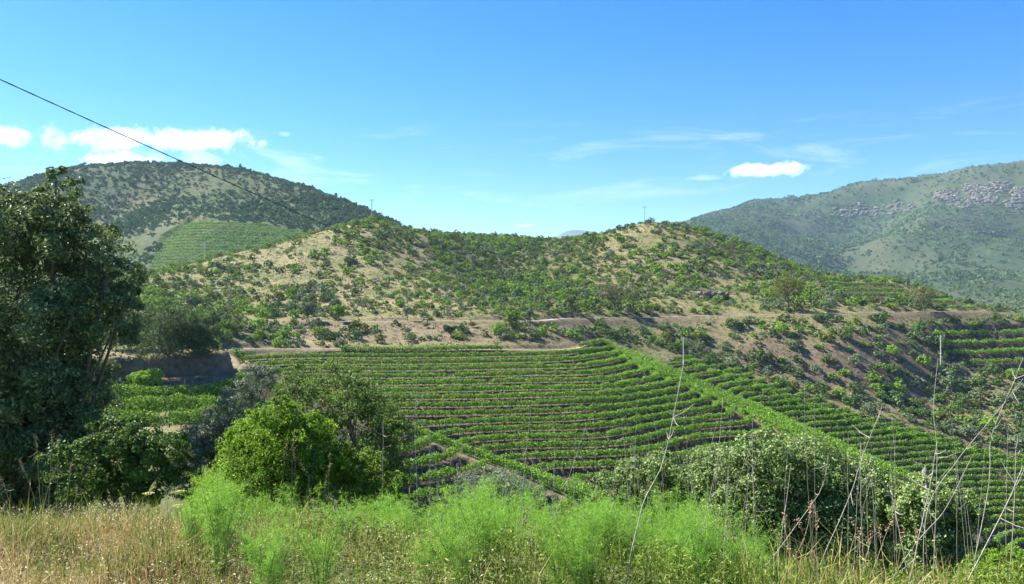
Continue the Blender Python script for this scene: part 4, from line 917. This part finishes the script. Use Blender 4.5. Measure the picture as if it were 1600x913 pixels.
main_st = [([(974,913),(1001,792),(1036,715),(1067,560)], 4.6, .0062, 'tall thick dry stalk leaning before the curved terraces', 2),
 ([(1127,904),(1136,734)], 5.2, .0045, S+'standing upright before the large pale bush', 2), ([(1098,840),(1121,707),(1128,622)], 6, .0035, S+'thin and kinked beside the large pale bush', 1),
 ([(1080,913),(1067,792)], 5, .0035, S+'short and upright in the fennel', 1), ([(1273,900),(1330,770),(1344,720),(1378,633)], 5.4, .0045, S+'slanting across the large pale bush', 3),
 ([(1349,904),(1343,800),(1343,722)], 5.6, .004, S+'upright and dark against the bush hollow', 1), ([(1386,913),(1430,850),(1475,800),(1520,715)], 5.4, .0048, S+'curving low across the fence post bush', 2),
 ([(1422,908),(1440,820),(1455,753),(1466,690)], 5.2, .0055, S+'thick and straight beside the fence post', 2), ([(1457,913),(1463,715),(1457,637),(1465,560)], 5.8, .0042, S+'very tall and upright past the fence post', 2),
 ([(1443,908),(1451,792),(1500,715),(1548,653),(1598,590)], 5.6, .0045, S+'bending far over the farther vineyard', 3), ([(1509,913),(1571,788),(1596,730)], 5, .0065, S+'thickest and slanting at the bank end', 2),
 ([(1519,888),(1544,753),(1548,688),(1561,649),(1600,560)], 5.6, .0048, S+'tall and wavy at the bank end', 1), ([(1575,908),(1583,734),(1588,680)], 5.4, .005, S+'straight and upright at the bank end', 1),
 ([(1190,890),(1277,772),(1293,707)], 5.6, .0042, S+'slanting over the left shoulder of the large bush', 2), ([(1212,900),(1237,726)], 5.6, .0045, S+'straight before the large bush', 1),
 ([(1420,905),(1400,800),(1390,755)], 6, .007, 'short crooked dead branch in the bush hollow', 2), ([(655,838),(651,676),(653,600)], 6.2, .0032, 'thin tall stalk standing before the spur rows', 1), ([(597,745),(599,657)], 8, .005, 'grey dead stem inside the sapling', 1),
 ([(720,830),(716,650)], 6.5, .0028, 'thin upright stalk over the spur crest', 1), ([(870,800),(889,749),(916,664)], 6.5, .003, 'thin bent stalk before the lower terraces', 2)]
for pts, Y, r, lab, tw in main_st:
    stalk('dry_stalk', lab.replace(' left', ''), 'dry stalks on the bank', pts, Y, r, M_GREY, tw+3)
for k in range(64):
    px = gf.uniform(640, 1170) if k < 40 else gf.uniform(1100, 1600); L = gf.uniform(70, 190); ln = gf.normal(0, 22); b = gf.uniform(790, 850)
    stalk('dry_stalk', 'hair thin grey stalk among many before the main terraces' if k < 40 else 'thin grey stalk among many before the pale bushes', 'thin dry stalks', [(px, b), (px+ln*.4, b-L*.55), (px+ln+gf.normal(0, 5), b-L)], gf.uniform(5.6, 8), gf.uniform(.0016, .003), M_GREY, int(gf.integers(0, 3)))
for k in range(26):
    px = gf.uniform(800, 1180) if k < 12 else gf.uniform(1200, 1420); L = gf.uniform(40, 110); b = gf.uniform(880, 912); ln = gf.normal(0, 16)
    stalk('dry_stalk', 'brown seeding stalk low in the fennel' if k < 12 else 'brown seeding stalk low before the large pale bush', 'brown seeding stalks', [(px, b), (px+ln*.5, b-L*.5), (px+ln, b-L)], gf.uniform(4.6, 5.6), .0022, M_BROWN if k % 2 else M_STRAW, 1, .09)
for px, b, t, ln, Y in [(62,800,690,-8,7),(75,800,680,6,7),(88,795,690,2,7.2),(55,790,725,-22,6.8),(104,800,735,6,7),(20,800,755,-12,6.6),(68,800,740,14,6.8),(118,800,770,3,7),(270,812,770,2,6.6),(262,800,765,-3,6.8)]:
    stalk('grass_stalk', 'tall straw grass stalk at the foot of the oak', 'straw stalks by the oak', [(px, b), (px+ln*.4, (b+t)/2), (px+ln, t)], Y, .003, M_STRAW, 1, .12)
for px, b, t, ln in [(516,784,715,2),(481,769,734,-8),(455,750,688,2),(443,755,700,3),(461,760,705,-2),(508,780,735,4)]:
    stalk('dock_stalk', 'brown dock spike standing in front of the bright bush', 'brown dock spikes', [(px, b+20), (px, (b+t)/2), (px+ln, t)], 7.2, .004, M_BROWN, 0, .16)
# yellow umbels
M_YEL = plain_mat('umbel_yellow', (.5, .5, .05), (.65, .62, .12), 30, .7)
for px, py, Y in ((238,805,6.4),(277,795,6.2),(232,775,6.8),(282,772,6.8)):
    x, y, z = P(px, py, Y); root = link('fennel_umbel', None, loc=(x, y, gh(x, y))); h = z-gh(x, y)
    link('stem', mesh('umbel_stem', *tube(np.array([[0, 0, -.03], [.01, 0, h*.5], [0, 0, h]]), [.004, .003, .002], 5), M_FST), root)
    r = np.sqrt(gf.random(90))*.05; a = gf.uniform(0, 6.28, 90); C = np.c_[r*np.cos(a), r*np.sin(a), h+.03-r*.2]
    link('flower', mesh('umbel_flower', *leafquads(C, np.tile([0, 0, 1.], (90, 1)), .012, .01, gf, .5), M_YEL), root); tag(root, 'flat yellow fennel umbel at the edge of the dry grass', 'flower', 'yellow fennel umbels')
# weathered fence post in the bush
x, y, z = P(1446, 728, 9.0); zb = gh(x, y); root = link('fence_post', None, loc=(x, y, zb)); tag(root, 'weathered grey wooden fence post rising from the bush', 'fence post')
V, Fq = tube(np.array([[0, 0, -.3], [.01, 0, (z-zb)*.5], [0, 0, z-zb-.03], [0, 0, z-zb]]), [.045, .042, .04, .037], 9); V = V*(1+.03*np.sin(V[:, 2:3]*9))
V = np.r_[V, [[0, 0, z-zb+.002]]]; k = len(V)-1
link('post_body', mesh('post_body', V, [Fq, np.array([[27+q, 27+(q+1) % 9, k] for q in range(9)])], M_POST), root)
link('wire_staple', mesh('wire_staple', *boxm(0, -.05, z-zb-.22, .05, .02, .015), M_STEEL), root)
print('foreground', time.time()-T0)
# ------------------------------------------------------------------ clouds
def cloud_mat(seed, dens, soft):
    m = bpy.data.materials.new('cloud_vapour'); m.use_nodes = True; nt = m.node_tree; L = nt.links.new
    for n in list(nt.nodes):
        if n.type == 'BSDF_PRINCIPLED': nt.nodes.remove(n)
    out = nt.nodes['Material Output']; pv = N(nt, 'ShaderNodeVolumePrincipled'); pv.inputs['Color'].default_value = (1, 1, 1, 1); pv.inputs['Anisotropy'].default_value = .0
    tc = N(nt, 'ShaderNodeTexCoord'); ln = N(nt, 'ShaderNodeVectorMath', operation='LENGTH'); L(tc.outputs['Object'], ln.inputs[0])
    g = N(nt, 'ShaderNodeNewGeometry'); n1 = N(nt, 'ShaderNodeTexNoise'); n1.noise_dimensions = '4D'; n1.inputs['W'].default_value = seed
    n1.inputs['Scale'].default_value = 1/330.; n1.inputs['Detail'].default_value = 8; n1.inputs['Roughness'].default_value = .66; L(g.outputs['Position'], n1.inputs['Vector'])
    a = N(nt, 'ShaderNodeMath', operation='MULTIPLY_ADD'); L(n1.outputs['Fac'], a.inputs[0]); a.inputs[1].default_value = soft; L(ln.outputs['Value'], a.inputs[2])
    r = N(nt, 'ShaderNodeMapRange', interpolation_type='SMOOTHSTEP'); L(a.outputs[0], r.inputs['Value'])
    r.inputs['From Min'].default_value = soft*.5+.50; r.inputs['From Max'].default_value = soft*.5+.34; r.inputs['To Min'].default_value = 0; r.inputs['To Max'].default_value = dens
    L(r.outputs[0], pv.inputs['Density']); L(pv.outputs[0], out.inputs['Volume']); return m
def ball(nu=20, nv=12):
    V = [[0, 0, 1.]]+[[math.sin(math.pi*j/nv)*math.cos(2*math.pi*i/nu), math.sin(math.pi*j/nv)*math.sin(2*math.pi*i/nu), math.cos(math.pi*j/nv)] for j in range(1, nv) for i in range(nu)]+[[0, 0, -1.]]
    q = [[1+(j-1)*nu+i, 1+j*nu+i, 1+j*nu+(i+1) % nu, 1+(j-1)*nu+(i+1) % nu] for j in range(1, nv-1) for i in range(nu)]
    t = [[0, 1+i, 1+(i+1) % nu] for i in range(nu)]+[[len(V)-1, 1+(nv-2)*nu+(i+1) % nu, 1+(nv-2)*nu+i] for i in range(nu)]
    return np.array(V), [np.array(q), np.array(t)]
CV, CF = ball()
for k, (px, py, w, h, dens, soft, lab) in enumerate([(18,214,90,46,.02,2.2,'small rounded cloud above the oak crown'),(165,216,200,44,.014,2.8,'ragged white cloud over the summit of the rounded hill'),(300,222,250,42,.02,2.4,'long white cloud trailing off above the rounded hill'),
     (200,252,190,36,.02,2.2,'low white cloud touching the rounded hill summit'),(320,250,110,28,.018,2.3,'small low cloud behind the rounded hill shoulder'),(1200,267,165,30,.02,2.0,'lone white cloud above the mountain end'),(1105,279,100,12,.005,2.2,'flat thin cloud strip under the lone white cloud'),(818,352,60,12,.012,1.2,'tiny cloud low over the saddle'),(444,210,30,14,.012,1.2,'tiny cloud puff beyond the long white cloud')]):
    Y = 9000 if py < 300 else 16000; x, y, z = P(px, py, Y); s = 1.4
    o = link('cloud', mesh('cloud', CV, CF, cloud_mat(k*3.7, dens*9000/Y*.2, soft), True), loc=(x, y, z), scale=(w/F*Y/2*s, w/F*Y/2*s*.55, h/F*Y/2*s)); tag(o, lab, 'cloud', 'white clouds')
# ------------------------------------------------------------------ haze
V, Fq = boxm(0, 2000, 214, 23000, 19500, 612)
m = bpy.data.materials.new('haze_air'); m.use_nodes = True; nt = m.node_tree
for n in list(nt.nodes):
    if n.type == 'BSDF_PRINCIPLED': nt.nodes.remove(n)
pv = N(nt, 'ShaderNodeVolumePrincipled'); pv.inputs['Color'].default_value = (.50, .72, 1, 1); pv.inputs['Density'].default_value = 7.5e-5; pv.inputs['Anisotropy'].default_value = .2
nt.links.new(pv.outputs[0], nt.nodes['Material Output'].inputs['Volume'])
o = link('haze', mesh('haze', V, Fq, m)); tag(o, 'thin blue summer haze in the valley', 'haze', kind='stuff')
print('done', time.time()-T0)
